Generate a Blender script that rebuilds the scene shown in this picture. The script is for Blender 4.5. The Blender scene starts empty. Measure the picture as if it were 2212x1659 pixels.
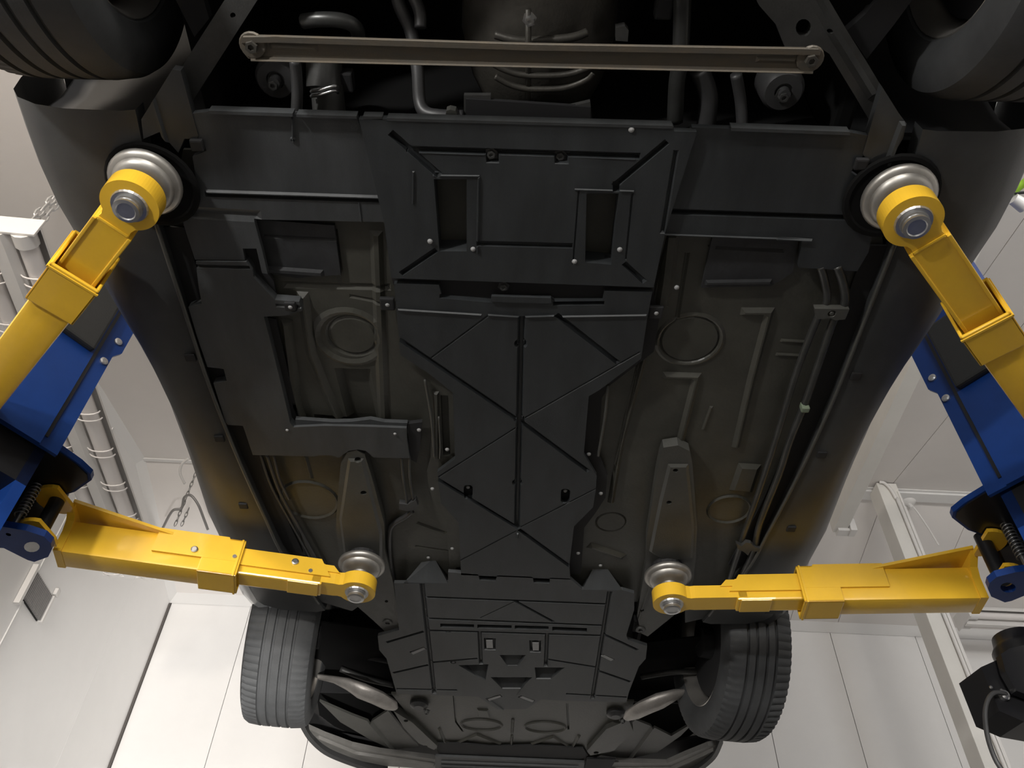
import bpy, bmesh, math, random
from mathutils import Vector, Matrix
from mathutils.geometry import delaunay_2d_cdt
random.seed(7)
C = bpy.context.scene.collection
SC = bpy.context.scene
# ---------------------------------------------------------------- camera (solved from the photograph's vanishing points)
FPX, CX, CY, ZC = 1790.0, 1106.0, 829.5, 0.6
_z = Vector((1170 - CX, -(-855 - CY), -FPX)).normalized()
_ax = 1070 - CX
_y = Vector((_ax, (-(_ax * _z.x) + FPX * _z.z) / _z.y, -FPX)).normalized()
_x = _y.cross(_z)
MW = Matrix((_x, _y, _z))                       # camera axes -> world axes
cam = bpy.data.cameras.new('camera'); cam.sensor_width = 36; cam.lens = FPX / 2212 * 36; cam.clip_start = 0.02
co = bpy.data.objects.new('camera', cam); C.objects.link(co)
co.matrix_world = Matrix.Translation((0, 0, ZC)) @ MW.to_4x4()
SC.camera = co
# ---------------------------------------------------------------- world, lights, exposure
SC.view_settings.view_transform = 'Standard'; SC.view_settings.look = 'None'
SC.view_settings.gamma = 1; SC.view_settings.use_curve_mapping = False
SC.view_settings.exposure = 0.0
W = bpy.data.worlds.new('world'); SC.world = W; W.use_nodes = True
W.node_tree.nodes['Background'].inputs[0].default_value = (0.85, 0.9, 1.0, 1)
W.node_tree.nodes['Background'].inputs[1].default_value = 0.6

def area(name, loc, target, size, sizey, power, col):
    l = bpy.data.lights.new(name, 'AREA'); l.shape = 'RECTANGLE'; l.size = size; l.size_y = sizey
    l.energy = power; l.color = col
    o = bpy.data.objects.new(name, l); C.objects.link(o); o.location = loc
    o.rotation_euler = (Vector(target) - Vector(loc)).to_track_quat('-Z', 'Y').to_euler()
    return o
area('doorway_daylight', (0.3, -4.7, 1.76), (0, 3, 1.95), 3.0, 0.6, 270, (1.0, 0.96, 0.90))
area('rear_left_fill', (-2.2, -0.7, 2.95), (1.9, 4.2, 3.3), 0.4, 0.4, 56, (1.0, 0.89, 0.75))  # added warm fill aimed across at the post; no tubes hang here
area('right_side_fill', (2.6, 0.2, 3.2), (2.6, 4.0, 3.2), 0.5, 0.4, 22, (0.94, 0.97, 1.0))  # unseen area light filling the right side; no tubes are built here
def lamp(name, loc, target, power, cone, blend, r, col):
    l = bpy.data.lights.new(name, 'SPOT'); l.energy = power; l.spot_size = math.radians(cone); l.spot_blend = blend
    l.shadow_soft_size = r; l.color = col
    o = bpy.data.objects.new(name, l); C.objects.link(o); o.location = loc
    o.rotation_euler = (Vector(target) - Vector(loc)).to_track_quat('-Z', 'Y').to_euler()
lamp('work_lamp', (-0.2, 0.6, 0.3), (-2.15, 5.4, 3.0), 980, 33, 1.0, 0.06, (1.0, 0.97, 0.93))
lamp('hand_lamp', (-1.75, -1.5, 1.30), (-0.4, 1.5, 2.0), 230, 76, 1.0, 0.08, (1.0, 0.98, 0.95))

# ---------------------------------------------------------------- measuring: a photo pixel seen at height H above the lens -> world point
def P(px, py, H):
    d = MW @ Vector((px - CX, -(py - CY), -FPX))
    k = H / d.z
    return Vector((d.x * k, d.y * k, ZC + H))

# ---------------------------------------------------------------- materials
def mat(name, col, rough=0.5, metal=0.0, var=0.0, vscale=8.0, stretch=(1, 1, 1), bump=0.0, bscale=300.0, col2=None, spec=0.5, coat=0.0, rvar=0.0):
    m = bpy.data.materials.new(name); m.use_nodes = True
    nt = m.node_tree; b = nt.nodes['Principled BSDF']
    b.inputs['Base Color'].default_value = (*col, 1); b.inputs['Roughness'].default_value = rough
    b.inputs['Metallic'].default_value = metal; b.inputs['Specular IOR Level'].default_value = spec
    b.inputs['Coat Weight'].default_value = coat
    tc = nt.nodes.new('ShaderNodeTexCoord')
    if var or col2 or rvar:
        mp = nt.nodes.new('ShaderNodeMapping'); mp.inputs['Scale'].default_value = stretch
        nt.links.new(tc.outputs['Object'], mp.inputs['Vector'])
        n = nt.nodes.new('ShaderNodeTexNoise'); n.inputs['Scale'].default_value = vscale; n.inputs['Detail'].default_value = 6
        n.inputs['Roughness'].default_value = 0.65
        nt.links.new(mp.outputs[0], n.inputs['Vector'])
        r = nt.nodes.new('ShaderNodeValToRGB'); r.color_ramp.elements[0].position = 0.35; r.color_ramp.elements[1].position = 0.7
        c2 = col2 or tuple(c * (1 + var) for c in col)
        c1 = col if col2 else tuple(c * (1 - var) for c in col)
        r.color_ramp.elements[0].color = (*c1, 1); r.color_ramp.elements[1].color = (*c2, 1)
        nt.links.new(n.outputs['Fac'], r.inputs[0]); nt.links.new(r.outputs[0], b.inputs['Base Color'])
        if rvar:
            mr = nt.nodes.new('ShaderNodeMapRange'); mr.inputs[3].default_value = rough - rvar; mr.inputs[4].default_value = rough + rvar
            nt.links.new(n.outputs['Fac'], mr.inputs[0]); nt.links.new(mr.outputs[0], b.inputs['Roughness'])
    if bump:
        n2 = nt.nodes.new('ShaderNodeTexNoise'); n2.inputs['Scale'].default_value = bscale; n2.inputs['Detail'].default_value = 3
        nt.links.new(tc.outputs['Object'], n2.inputs['Vector'])
        bp = nt.nodes.new('ShaderNodeBump'); bp.inputs['Strength'].default_value = bump; bp.inputs['Distance'].default_value = 0.002
        nt.links.new(n2.outputs['Fac'], bp.inputs['Height']); nt.links.new(bp.outputs[0], b.inputs['Normal'])
    return m
M = dict(
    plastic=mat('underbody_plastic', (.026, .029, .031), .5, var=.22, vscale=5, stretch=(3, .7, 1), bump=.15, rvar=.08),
    plastic_lit=mat('lit_cover_plastic', (.044, .047, .049), .52, var=.2, vscale=5, stretch=(3, .7, 1), bump=.15, rvar=.08),  # paler copy of the plastic; light on left and front covers painted in
    pan=mat('floor_pan_paint', (.054, .053, .044), .42, var=.2, vscale=7, bump=.25, bscale=120, rvar=.1),
    rail=mat('rail_paint', (.060, .060, .054), .45, var=.15, vscale=9, bump=.2, bscale=200),
    sill=mat('sill_plastic', (.036, .038, .039), .45, var=.25, vscale=6, rvar=.1, bump=.08),
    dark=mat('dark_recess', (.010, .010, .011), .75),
    bay=mat('bay_shade_black', (.006, .006, .006), .9, spec=.15),  # near-black that puts the shade of bay and recesses into the colour
    blackmat=mat('bitumen_mat', (.022, .023, .025), .7, var=.3, vscale=20, bump=.4, bscale=90),
    steeldirty=mat('dirty_steel', (.10, .092, .078), .5, .35, var=.3, vscale=14, stretch=(1, 4, 1), col2=(.13, .105, .075), bump=.2),
    steelgrey=mat('grey_steel', (.060, .060, .058), .5, .3, var=.25, vscale=10, bump=.15),
    cast=mat('cast_alloy', (.060, .056, .048), .5, .4, var=.25, vscale=12, bump=.3, bscale=150),
    alloy=mat('bright_alloy', (.33, .31, .29), .45, .55, var=.25, vscale=10, bump=.3, bscale=120),
    hose=mat('hose_rubber', (.040, .040, .041), .45, var=.15, vscale=20),
    pipe=mat('coolant_pipe', (.055, .056, .054), .35, .4, var=.2, vscale=15),
    rubber=mat('tyre_rubber', (.046, .048, .050), .72, var=.2, vscale=9, stretch=(1, 1, 1), bump=.2, bscale=220),
    rim=mat('rim_alloy', (.50, .48, .45), .35, .8, var=.1, vscale=5),
    body=mat('silver_body_paint', (.42, .43, .44), .3, .5, coat=.5),
    bumper=mat('grey_bumper', (.16, .155, .145), .45, var=.2, vscale=8),
    yellow=mat('yellow_paint', (.80, .48, .035), .3, var=.06, vscale=6, coat=.3, bump=.05, bscale=80),
    blue=mat('blue_paint', (.007, .036, .175), .42, var=.1, vscale=7, spec=.3),
    zinc=mat('zinc_pin', (.52, .52, .52), .28, .9, var=.1, vscale=30),
    dish=mat('pad_steel', (.36, .345, .32), .42, .8, var=.15, vscale=12, rvar=.1),
    black=mat('black_paint', (.010, .010, .011), .35),
    blackrub=mat('black_rubber_pad', (.014, .015, .015), .6, bump=.2),
    spring=mat('spring_steel', (.22, .22, .22), .35, .8),
    rivet=mat('pale_rivet', (.30, .30, .30), .5),
    white=mat('white_enamel', (.74, .72, .70), .4, var=.03, vscale=2),
    cream=mat('white_post_paint', (.72, .70, .66), .5, var=.04, vscale=3),
    wallp=mat('white_wall_panel', (.82, .81, .80), .42, var=.025, vscale=1.5, rvar=.05),
    ceil=mat('white_ceiling_panel', (.80, .765, .74), .5, var=.025, vscale=1.5),
    trim=mat('white_trim', (.74, .73, .72), .45),
    joint=mat('dark_joint', (.10, .09, .085), .8),
    floor=mat('grey_floor', (.11, .108, .104), .35, var=.12, vscale=3, bump=.1, bscale=40),
    grille=mat('vent_grey', (.25, .24, .235), .5),
    tube=mat('milky_tube', (.80, .76, .74), .22, coat=.4),
    lime=mat('lime_hose', (.42, .75, .06), .45),
    chain=mat('chain_zinc', (.62, .61, .60), .4, .5),
    chaindark=mat('chain_dull', (.30, .29, .28), .5, .5),
    green=mat('pale_green_clip', (.16, .20, .14), .5),
)
# ---------------------------------------------------------------- object helpers
WORLD = {}
def link(o, parent, wl):
    C.objects.link(o)
    WORLD[o.name] = Vector(wl)
    if parent is not None:
        o.parent = parent; o.location = Vector(wl) - WORLD[parent.name]
    else:
        o.location = wl
    return o
def thing(name, loc, label, cat, group=None):
    o = bpy.data.objects.new(name, None); o.empty_display_size = .05
    link(o, None, loc); o['label'] = label; o['category'] = cat
    if group: o['group'] = group
    return o
def tag(o, label, cat, group=None):
    o['label'] = label; o['category'] = cat
    if group: o['group'] = group
    return o
def obj(name, verts, faces, m, parent=None, smooth=False, label=None, kind=None, sharp=None):
    n = len(verts)
    c = Vector((sum(v[0] for v in verts) / n, sum(v[1] for v in verts) / n, sum(v[2] for v in verts) / n))
    me = bpy.data.meshes.new(name); me.from_pydata([(v[0] - c.x, v[1] - c.y, v[2] - c.z) for v in verts], [], faces)
    me.materials.append(M[m]); me.update()
    bm = bmesh.new(); bm.from_mesh(me); bmesh.ops.recalc_face_normals(bm, faces=bm.faces); bm.to_mesh(me); bm.free()
    if smooth:
        me.shade_smooth()
        if sharp: me.set_sharp_from_angle(angle=math.radians(sharp))
    o = bpy.data.objects.new(name, me); link(o, parent, c)
    if label: o['label'] = label
    if kind: o['kind'] = kind
    return o
def copy(o, wl, parent, rot=None):
    c = o.copy(); C.objects.link(c); c.parent = parent; WORLD[c.name] = Vector(wl)
    c.location = Vector(wl) - WORLD[parent.name] if parent else Vector(wl)
    if rot is not None: c.rotation_euler = rot
    return c
class MB:
    """collects shapes, built as one mesh"""
    def __init__(s): s.v = []; s.f = []
    def add(s, v, f):
        b = len(s.v); s.v += [tuple(x) for x in v]; s.f += [tuple(i + b for i in q) for q in f]; return s
    def prism(s, poly, z0, z1, tf=None):
        n = len(poly); v = [(x, y, z0) for x, y in poly] + [(x, y, z1) for x, y in poly]
        if tf: v = [tf(*q) for q in v]
        f = [tuple(range(n - 1, -1, -1)), tuple(range(n, 2 * n))] + [(i, (i + 1) % n, n + (i + 1) % n, n + i) for i in range(n)]
        return s.add(v, f)
    def box(s, x0, x1, y0, y1, z0, z1, tf=None, bev=0.0):
        if not bev: return s.prism([(x0, y0), (x1, y0), (x1, y1), (x0, y1)], z0, z1, tf)
        bm = bmesh.new()
        vs = [bm.verts.new(q) for q in ((x0, y0, z0), (x1, y0, z0), (x1, y1, z0), (x0, y1, z0), (x0, y0, z1), (x1, y0, z1), (x1, y1, z1), (x0, y1, z1))]
        for q in ((3, 2, 1, 0), (4, 5, 6, 7), (0, 1, 5, 4), (1, 2, 6, 5), (2, 3, 7, 6), (3, 0, 4, 7)): bm.faces.new([vs[i] for i in q])
        bmesh.ops.bevel(bm, geom=bm.edges[:], offset=bev, segments=2, affect='EDGES', profile=.6)
        bm.verts.ensure_lookup_table(); bm.verts.index_update()
        v = [tuple(q.co) for q in bm.verts]; f = [tuple(q.index for q in fc.verts) for fc in bm.faces]; bm.free()
        if tf: v = [tf(*q) for q in v]
        return s.add(v, f)
    def tube(s, pts, r, n=8, cap=True):
        pts = [Vector(p) for p in pts]; rr = r if isinstance(r, (list, tuple)) else [r] * len(pts)
        v = []; up = None
        for i, p in enumerate(pts):
            t = (pts[min(i + 1, len(pts) - 1)] - pts[max(i - 1, 0)]).normalized()
            if up is None:
                up = t.orthogonal().normalized()
            up = (up - t * up.dot(t)).normalized(); w = t.cross(up)
            for k in range(n):
                a = 2 * math.pi * k / n
                v.append(p + (up * math.cos(a) + w * math.sin(a)) * rr[i])
        f = [(i * n + k, i * n + (k + 1) % n, (i + 1) * n + (k + 1) % n, (i + 1) * n + k) for i in range(len(pts) - 1) for k in range(n)]
        if cap: f += [tuple(range(n - 1, -1, -1)), tuple((len(pts) - 1) * n + k for k in range(n))]
        return s.add(v, f)
    def lathe(s, prof, c, ax=(0, 0, 1), n=32, rfun=None, closed=False):
        """prof: (offset along axis, radius)"""
        ax = Vector(ax).normalized(); u = ax.orthogonal().normalized(); w = ax.cross(u); c = Vector(c); v = []
        for k in range(n):
            a = 2 * math.pi * k / n; d = u * math.cos(a) + w * math.sin(a)
            for j, (h, r) in enumerate(prof):
                v.append(c + ax * h + d * (r if rfun is None else rfun(k, j, r)))
        m = len(prof); f = []
        for k in range(n):
            k2 = (k + 1) % n
            for j in range(m - 1 if not closed else m):
                j2 = (j + 1) % m
                f.append((k * m + j, k2 * m + j, k2 * m + j2, k * m + j2))
        if not closed:
            f += [tuple(k * m for k in range(n)), tuple(k * m + m - 1 for k in range(n - 1, -1, -1))]
        return s.add(v, f)
    def build(s, name, m, parent=None, **k): return obj(name, s.v, s.f, m, parent, **k)
def smoothpts(pts, k=6):
    """Catmull-Rom"""
    pts = [Vector(p) for p in pts]; q = [pts[0]] + pts + [pts[-1]]; out = []
    for i in range(1, len(q) - 2):
        a, b, c, d = q[i - 1:i + 3]
        for j in range(k):
            t = j / k
            out.append(.5 * ((2 * b) + (c - a) * t + (2 * a - 5 * b + 4 * c - d) * t * t + (3 * b - a - 3 * c + d) * t ** 3))
    return out + [pts[-1]]

# ---------------------------------------------------------------- pressed sheets: outline, holes and pressed features, one solid mesh
def inside(p, poly):
    x, y = p; c = False; n = len(poly)
    for i in range(n):
        x1, y1 = poly[i]; x2, y2 = poly[i - 1]
        if (y1 > y) != (y2 > y) and x < (x2 - x1) * (y - y1) / (y2 - y1) + x1: c = not c
    return c
def segdist(p, a, b):
    dx, dy = b[0] - a[0], b[1] - a[1]; L2 = dx * dx + dy * dy or 1e-12
    t = max(0, min(1, ((p[0] - a[0]) * dx + (p[1] - a[1]) * dy) / L2))
    return math.hypot(p[0] - a[0] - t * dx, p[1] - a[1] - t * dy)
def inset(poly, d):
    n = len(poly); A = sum(poly[i - 1][0] * poly[i][1] - poly[i][0] * poly[i - 1][1] for i in range(n)); sg = 1 if A > 0 else -1
    out = []
    for i in range(n):
        p0, p1, p2 = Vector(poly[i - 1]), Vector(poly[i]), Vector(poly[(i + 1) % n])
        e1 = (p1 - p0).normalized(); e2 = (p2 - p1).normalized()
        n1 = Vector((-e1.y, e1.x)) * sg; n2 = Vector((-e2.y, e2.x)) * sg
        b = n1 + n2; k = d / max(.35, 1 + n1.dot(n2))
        out.append(tuple(p1 + b * k))
    return out
def sheet(name, parent, m, pts, H, th=.006, feats=(), holes=(), slope=None, raw=False, label=None, smooth=None, extra=()):
    """pts: photo pixels at height H (or world xy if raw).  feats: ('s', pts, width, depth[, wall]) pressed channel (+up, -down);
    ('p', poly, depth, wall) pressed pocket; ('r', poly, depthA, depthB) pocket whose floor ramps from its first edge to the opposite one"""
    def W2(p): return (p[0], p[1]) if raw else tuple(P(p[0], p[1], H).xy)
    out = [W2(p) for p in pts]; hl = [[W2(p) for p in h] for h in holes]
    V, E = [], []
    def ring(poly):
        b = len(V); V.extend(Vector(q) for q in poly); n = len(poly); E.extend((b + i, b + (i + 1) % n) for i in range(n))
    ring(out)
    for h in hl: ring(h)
    F = []
    for f in feats:
        if f[0] == 's':
            q = [W2(p) for p in f[1]]; w, dp = f[2] / 2, f[3]; wall = f[4] if len(f) > 4 else min(.006, w * .6)
            if dp >= .005 and len(f) == 4: dp *= 1.8; wall = .0012
            segs = list(zip(q[:-1], q[1:])); loc = []
            for a, b in segs:
                a, b = Vector(a), Vector(b); t = (b - a).normalized(); nn = Vector((-t.y, t.x)); L = (b - a).length
                for r in (w, w - wall):
                    if r > .0004:
                        e = r
                        ring([a - t * e + nn * r, a - t * e - nn * r, b + t * e - nn * r, b + t * e + nn * r])
                    else:
                        ring([a, b, b]) if False else (V.extend([a, b]), E.append((len(V) - 2, len(V) - 1)))
                loc.append((a, t, nn, L))
            F.append(('s', loc, w, dp, wall))
        elif f[0] == 'p':
            q = [W2(p) for p in f[1]]; ring(q); ring(inset(q, f[3])); F.append(('p', q, f[2], f[3]))
        elif f[0] == 'r':
            q = [W2(p) for p in f[1]]; ring(q); ring(inset(q, .0015)); F.append(('r', q, f[2], f[3]))
        elif f[0] == 'c':   # circular bead: centre, radius(m), width, depth
            c = Vector(W2(f[1])); rad, w, dp = f[2], f[3] / 2, f[4]; sx = f[5] if len(f) > 5 else 1
            for rr in (rad + w, rad, rad - w):
                ring([c + Vector((math.cos(2 * math.pi * k / 28) * rr * sx, math.sin(2 * math.pi * k / 28) * rr)) for k in range(28)])
            F.append(('c', c, rad, w, dp, sx))
    vo, eo, fo, *_ = delaunay_2d_cdt(V, E, [], 0, 1e-5, False)
    def dep(p):
        up, dn = 0.0, 0.0
        for f in F:
            d = 0
            if f[0] == 's':
                for a, t, nn, L in f[1]:
                    r = Vector(p) - a; al = r.dot(t); dd = max(abs(r.dot(nn)), -al, al - L)
                    d = max(d, max(0, min(1, (f[2] - dd) / f[4])))
                d *= f[3]
            elif f[0] == 'c':
                r = Vector(p) - f[1]; rr = math.hypot(r.x / f[5], r.y); d = max(0, 1 - abs(rr - f[2]) / f[3]) * f[4]
            else:
                q = f[1]
                md = min(segdist(p, q[i - 1], q[i]) for i in range(len(q)))
                if md > 1e-5 and inside(p, q):
                    if f[0] == 'p': d = f[2] * min(1, md / f[3])
                    else:
                        dA = segdist(p, q[0], q[1]); dB = segdist(p, q[2], q[3]); k = dA / (dA + dB + 1e-9)
                        d = (f[2] * (1 - k) + f[3] * k) * min(1, md / .0014)
            if d > up: up = d
            if d < dn: dn = d
        return up + dn
    keep = []
    for t in fo:
        c = (sum(vo[i].x for i in t) / len(t), sum(vo[i].y for i in t) / len(t))
        if inside(c, out) and not any(inside(c, h) for h in hl): keep.append(tuple(t))
    used = sorted({i for t in keep for i in t}); ix = {a: i for i, a in enumerate(used)}; n = len(used)
    zs = [ZC + H + dep(vo[i]) + (slope(vo[i].x, vo[i].y) if slope else 0) for i in used]
    vs = [(vo[i].x, vo[i].y, z) for i, z in zip(used, zs)]
    vs += [(x, y, z + th) for x, y, z in vs]
    fs = []; cnt = {}
    for t in keep:
        q = tuple(ix[i] for i in t); fs.append(q); fs.append(tuple(i + n for i in reversed(q)))
        for i in range(len(q)):
            a, b = q[i], q[(i + 1) % len(q)]; cnt.setdefault((min(a, b), max(a, b)), []).append((a, b))
    for k, l in cnt.items():
        if len(l) == 1: a, b = l[0]; fs.append((b, a, a + n, b + n))
    return obj(name, vs, fs, m, parent, label=label, smooth=bool(smooth), sharp=smooth)
def circ(px, py, r, n=10, ry=None):
    return [(px + math.cos(2 * math.pi * k / n) * r, py + math.sin(2 * math.pi * k / n) * (ry or r)) for k in range(n)]

# ================================================================= THE ROOM
ANG = math.radians(1.55)
def room(x, y, z):                                  # room axes -> world (the car stands a little askew in the room)
    c, s = math.cos(ANG), math.sin(ANG)
    return (-2.55 + x * c - y * s, 5.43 + x * s + y * c, z)
ZR = ZC + 3.6; YR = -1.27; SF = .2; SN = .182       # ridge of the shallow pitched ceiling
def ztop(y): return ZR - SF * (y - YR) if y > YR else ZR - SN * (YR - y)
XE, YB = 6.7, -10.6
def structure(o): o['kind'] = 'structure'; return o
def rbox(name, x0, x1, y0, y1, z0, z1, m, parent=None, bev=0):
    return MB().box(x0, x1, y0, y1, z0, z1, room, bev).build(name, m, parent)
structure(rbox('floor', -.1, XE + .1, YB, .1, -.1, 0, 'floor'))
# front wall: dark backing with separate sheets in front of it
wf = structure(rbox('wall_front', -.12, XE + .12, .03, .13, 0, ztop(0) + .02, 'joint'))
FX = [0.012, .60, 1.22, 1.84, 2.46, 3.08, 3.70, 4.325, 4.92, 5.56, XE]
for a, b in zip(FX[:-1], FX[1:]):
    rbox('panel', a + .0025, b - .0025, .004, .03, .02, ztop(0) - .035, 'wallp', wf)
wl = structure(MB().prism([(YB, 0), (.03, 0), (.03, ztop(0)), (YR, ZR), (YB, ztop(YB))], -.13, -.03, lambda y, z, x: room(x, y, z)).build('wall_left', 'joint'))
LY = [YB + i * 1.0 for i in range(7)] + [-3.55, -2.75, -2.12, -1.69, -.66, -.002]
LY = sorted(set(LY))
for a, b in zip(LY[:-1], LY[1:]):
    pts = [(a + .001, .02), (b - .001, .02), (b - .001, ztop(b) - .03)] + ([(YR, ZR - .03)] if a < YR < b else []) + [(a + .001, ztop(a) - .03)]
    MB().prism(pts, -.03, -.002, lambda y, z, x: room(x, y, z)).build('panel', 'wallp', wl)
for y in (-2.12, -1.69, -2.75):
    MB().prism([(y - .006, .02), (y + .006, .02), (y + .006, ztop(y) - .03), (y - .006, ztop(y) - .03)], -.004, .004, lambda y, z, x: room(x, y, z)).build('seam_strip', 'trim', wl)
wr = structure(MB().prism([(YB, 0), (.03, 0), (.03, ztop(0)), (YR, ZR), (YB, ztop(YB))], XE, XE + .1, lambda y, z, x: room(x, y, z)).build('wall_right', 'wallp'))
bk = MB()
zb = ztop(YB)
for x0, x1, z0, z1 in ((-.12, 1.2, 0, zb), (5.0, XE + .12, 0, zb), (1.2, 5.0, 2.25, zb)): bk.box(x0, x1, YB - .1, YB, z0, z1, room)
structure(bk.build('wall_back', 'wallp'))
ce = structure(MB().prism([(YB - .1, ztop(YB - .1) + .02), (YR, ZR + .02), (.13, ztop(.13) + .02), (.13, ztop(.13) + .12), (YR, ZR + .12), (YB - .1, ztop(YB - .1) + .12)], -.12, XE + .12,
               lambda y, z, x: room(x, y, z)).build('ceiling', 'joint'))
CXs = [-.002, 1.35, 2.7, 3.62, 4.62, 4.98, 5.6, XE]
for a, b in zip(CXs[:-1], CXs[1:]):
    for y0, y1 in ((YR + .002, 0), (-4.4, YR - .002), (-7.5, -4.404), (YB, -7.504)):
        MB().prism([(y0, ztop(y0)), (y1, ztop(y1)), (y1, ztop(y1) + .02), (y0, ztop(y0) + .02)], a + .002, b - .002, lambda y, z, x: room(x, y, z)).build('panel', 'ceil', ce)
# cornice strips and the ridge trim
structure(MB().prism([(0, ztop(0) - .05), (-.05, ztop(-.05)), (.004, ztop(0) + .01)], 0.0, XE, lambda y, z, x: room(x, y, z)).build('trim_1', 'trim'))
t2 = MB()
t2.prism([(-.002, 0), (.045, 0), (-.002, -.05)], 0, 1, lambda x, z, t: room(x, YR + t * (-YR), (ztop(YR) if t < .5 else ztop(0)) + z))
t2.prism([(-.002, 0), (.045, 0), (-.002, -.05)], 0, 1, lambda x, z, t: room(x, YB + t * (YR - YB), (ztop(YB) if t < .5 else ZR) + z))
structure(t2.build('trim_2', 'trim'))
structure(MB().box(3.3, XE, YR - .045, YR + .045, ZR - .030, ZR + .01, room, .004).box(3.3, XE, YR - .065, YR - .042, ZR - .018, ZR, room).build('trim_3', 'trim'))
structure(MB().box(0, 3.3, YR - .012, YR + .012, ZR - .012, ZR + .01, room).build('trim_4', 'trim'))
structure(MB().box(-.004, .012, -.012, .012, 0.02, ztop(0) - .06, room).build('trim_5', 'joint'))

# ---- white post with a conduit, at the ridge
pp = P(1890, 1035, 3.6)
post = thing('support_post', (pp.x + .13, pp.y, 0), 'white square post rising to the ceiling ridge beside the far wall', 'post')
def ptf(x, y, z): 
    c, s = math.cos(ANG), math.sin(ANG); return (pp.x + x * c - y * s, pp.y + x * s + y * c, z)
MB().box(0, .13, 0, .13, 0, ZR - .03, ptf, .004).build('shaft', 'cream', post)
MB().box(.13, .15, .02, .11, 0, ZR - .2, ptf, .004).build('cable_trunking', 'white', post)
MB().box(.114, .126, -.008, 0, 0, ZR - .1, ptf).build('edge_bead', 'white', post)
cb = [Vector(ptf(.015, -.012, ZR - .035)), Vector(ptf(.05, -.014, ZR - .05)), Vector(ptf(.08, -.012, ZR - .15)), Vector(ptf(.092, -.012, ZR - .5)), Vector(ptf(.098, -.012, 1.0))]
MB().tube(smoothpts(cb), .010, 8).build('cable', 'white', post, smooth=True)

# ---- long white rail under the right ceiling
r0, r1 = P(1985, 745, 3.2), P(1800, 1150, 3.2)
rail = thing('ceiling_rail', (r0.x, r0.y, r0.z), 'long white box rail hanging lengthwise under the ceiling right of the car', 'rail')
MB().box(r0.x - .0, r0.x + .085, r0.y - 1.6, r1.y, r0.z, r0.z + .11, None, .004).build('channel', 'cream', rail)
MB().box(r0.x + .02, r0.x + .11, r1.y - .05, r1.y + .01, r0.z - .02, r0.z + .0, None, .003).box(r0.x + .09, r0.x + .13, r1.y - .07, r1.y - .0, r0.z - .03, r0.z + .06, None, .004).build('end_clip', 'white', rail)
for yy in (r0.y - 1.2, r0.y + .6, r1.y - .1):
    MB().box(r0.x + .03, r0.x + .05, yy, yy + .02, r0.z + .105, ztop((yy - 5.43)) + .02).build('hanger', 'white', rail)

# ---- ceiling rose with a hanging cord
def on_slope(px, py):
    for k in range(60):
        H = 3.0 + k * .015; q = P(px, py, H)
        if q.z >= ztop((q.y - 5.43 - (q.x + 2.55) * math.sin(ANG))): return q
    return q
q = on_slope(1958, 1078)
rose = thing('ceiling_rose', (q.x, q.y, q.z), 'round white ceiling rose with a short loose cord, behind the post', 'light fitting')
MB().lathe([(.0, .055), (-.012, .062), (-.03, .056), (-.05, .034), (-.056, .012)], (q.x, q.y, q.z + .004), n=28).build('base', 'white', rose, smooth=True, sharp=40)
MB().tube(smoothpts([q + Vector(d) for d in ((.01, -.01, -.05), (.045, .005, -.12), (.085, .03, -.22), (.10, .02, -.36))]), .0055, 6).build('cord', 'white', rose, smooth=True)
MB().tube([q + Vector((0, -.005, -.05)), q + Vector((.004, -.012, -.085))], .013, 8).build('lamp_holder', 'white', rose)

# ---- fluorescent fittings
def batten(name, a, b, width, label, zdrop=0.0, rings=True, group=None):
    """two-tube fitting hung from a to b (world points on its underside axis)"""
    a, b = Vector(a), Vector(b); L = (b - a).length; d = (b - a) / L; sd = Vector((-d.y, d.x, 0)).normalized() * -1; up = sd.cross(d)
    if up.z < 0: up = -up
    def tf(s, t, z): return a + d * s + sd * t + up * z
    root = thing(name, a, label, 'light', group)
    h = width / 2
    MB().prism([(-.05 * h / .16, 0.0), (-.025 * h / .16, -.03), (.025 * h / .16, -.03), (.05 * h / .16, 0.0), (.05 * h / .16, .05), (-.05 * h / .16, .05)], 0, L, lambda t, z, s: tf(s, t, z)).build('spine', 'white', root)
    for sg in (-1, 1):
        prof = []
        for k in range(9):
            a2 = math.pi * k / 8; prof.append((sg * (h * .62 - math.cos(a2) * h * .38), .03 + math.sin(a2) * .04))
        poly = prof + [(x, z + .006) for x, z in reversed(prof)]
        MB().prism(poly, .0, L, lambda t, z, s: tf(s, t, z)).build('reflector', 'white', root, smooth=True, sharp=50)
        r = h * .24
        tb = MB(); tb.tube([tf(.05, sg * h * .62, .012), tf(L - .05, sg * h * .62, .012)], r, 14).build('tube', 'tube', root, smooth=True, sharp=50)
        MB().tube([tf(.0, sg * h * .62, .012), tf(.06, sg * h * .62, .012)], r * 1.25, 12).build('lamp_holder', 'white', root, smooth=True, sharp=50)
        MB().tube([tf(L - .06, sg * h * .62, .012), tf(L, sg * h * .62, .012)], r * 1.25, 12).build('lamp_holder', 'white', root, smooth=True, sharp=50)
        if rings:
            n = int(L / .26)
            for k in range(n):
                for dd in (0, .045):
                    s0 = .2 + k * .26 + dd; pts = []
                    for j in range(9):
                        a2 = math.pi * j / 8; pts.append(tf(s0, sg * (h * .62 - math.cos(a2) * h * .40), .0 - math.sin(a2) * .032))
                    MB().tube(pts, .004, 5).build('clear_band', 'tube', root, smooth=True)
    MB().box(-.012, .0, -h, h, -.02, .085, tf, .003).build('end_plate', 'white', root)
    MB().box(L, L + .012, -h, h, -.02, .085, tf, .003).build('end_plate', 'white', root)
    return root, tf, L
ln = P(-8, 498, 2.70); lf = P(283, 1240, 2.70)
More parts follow.
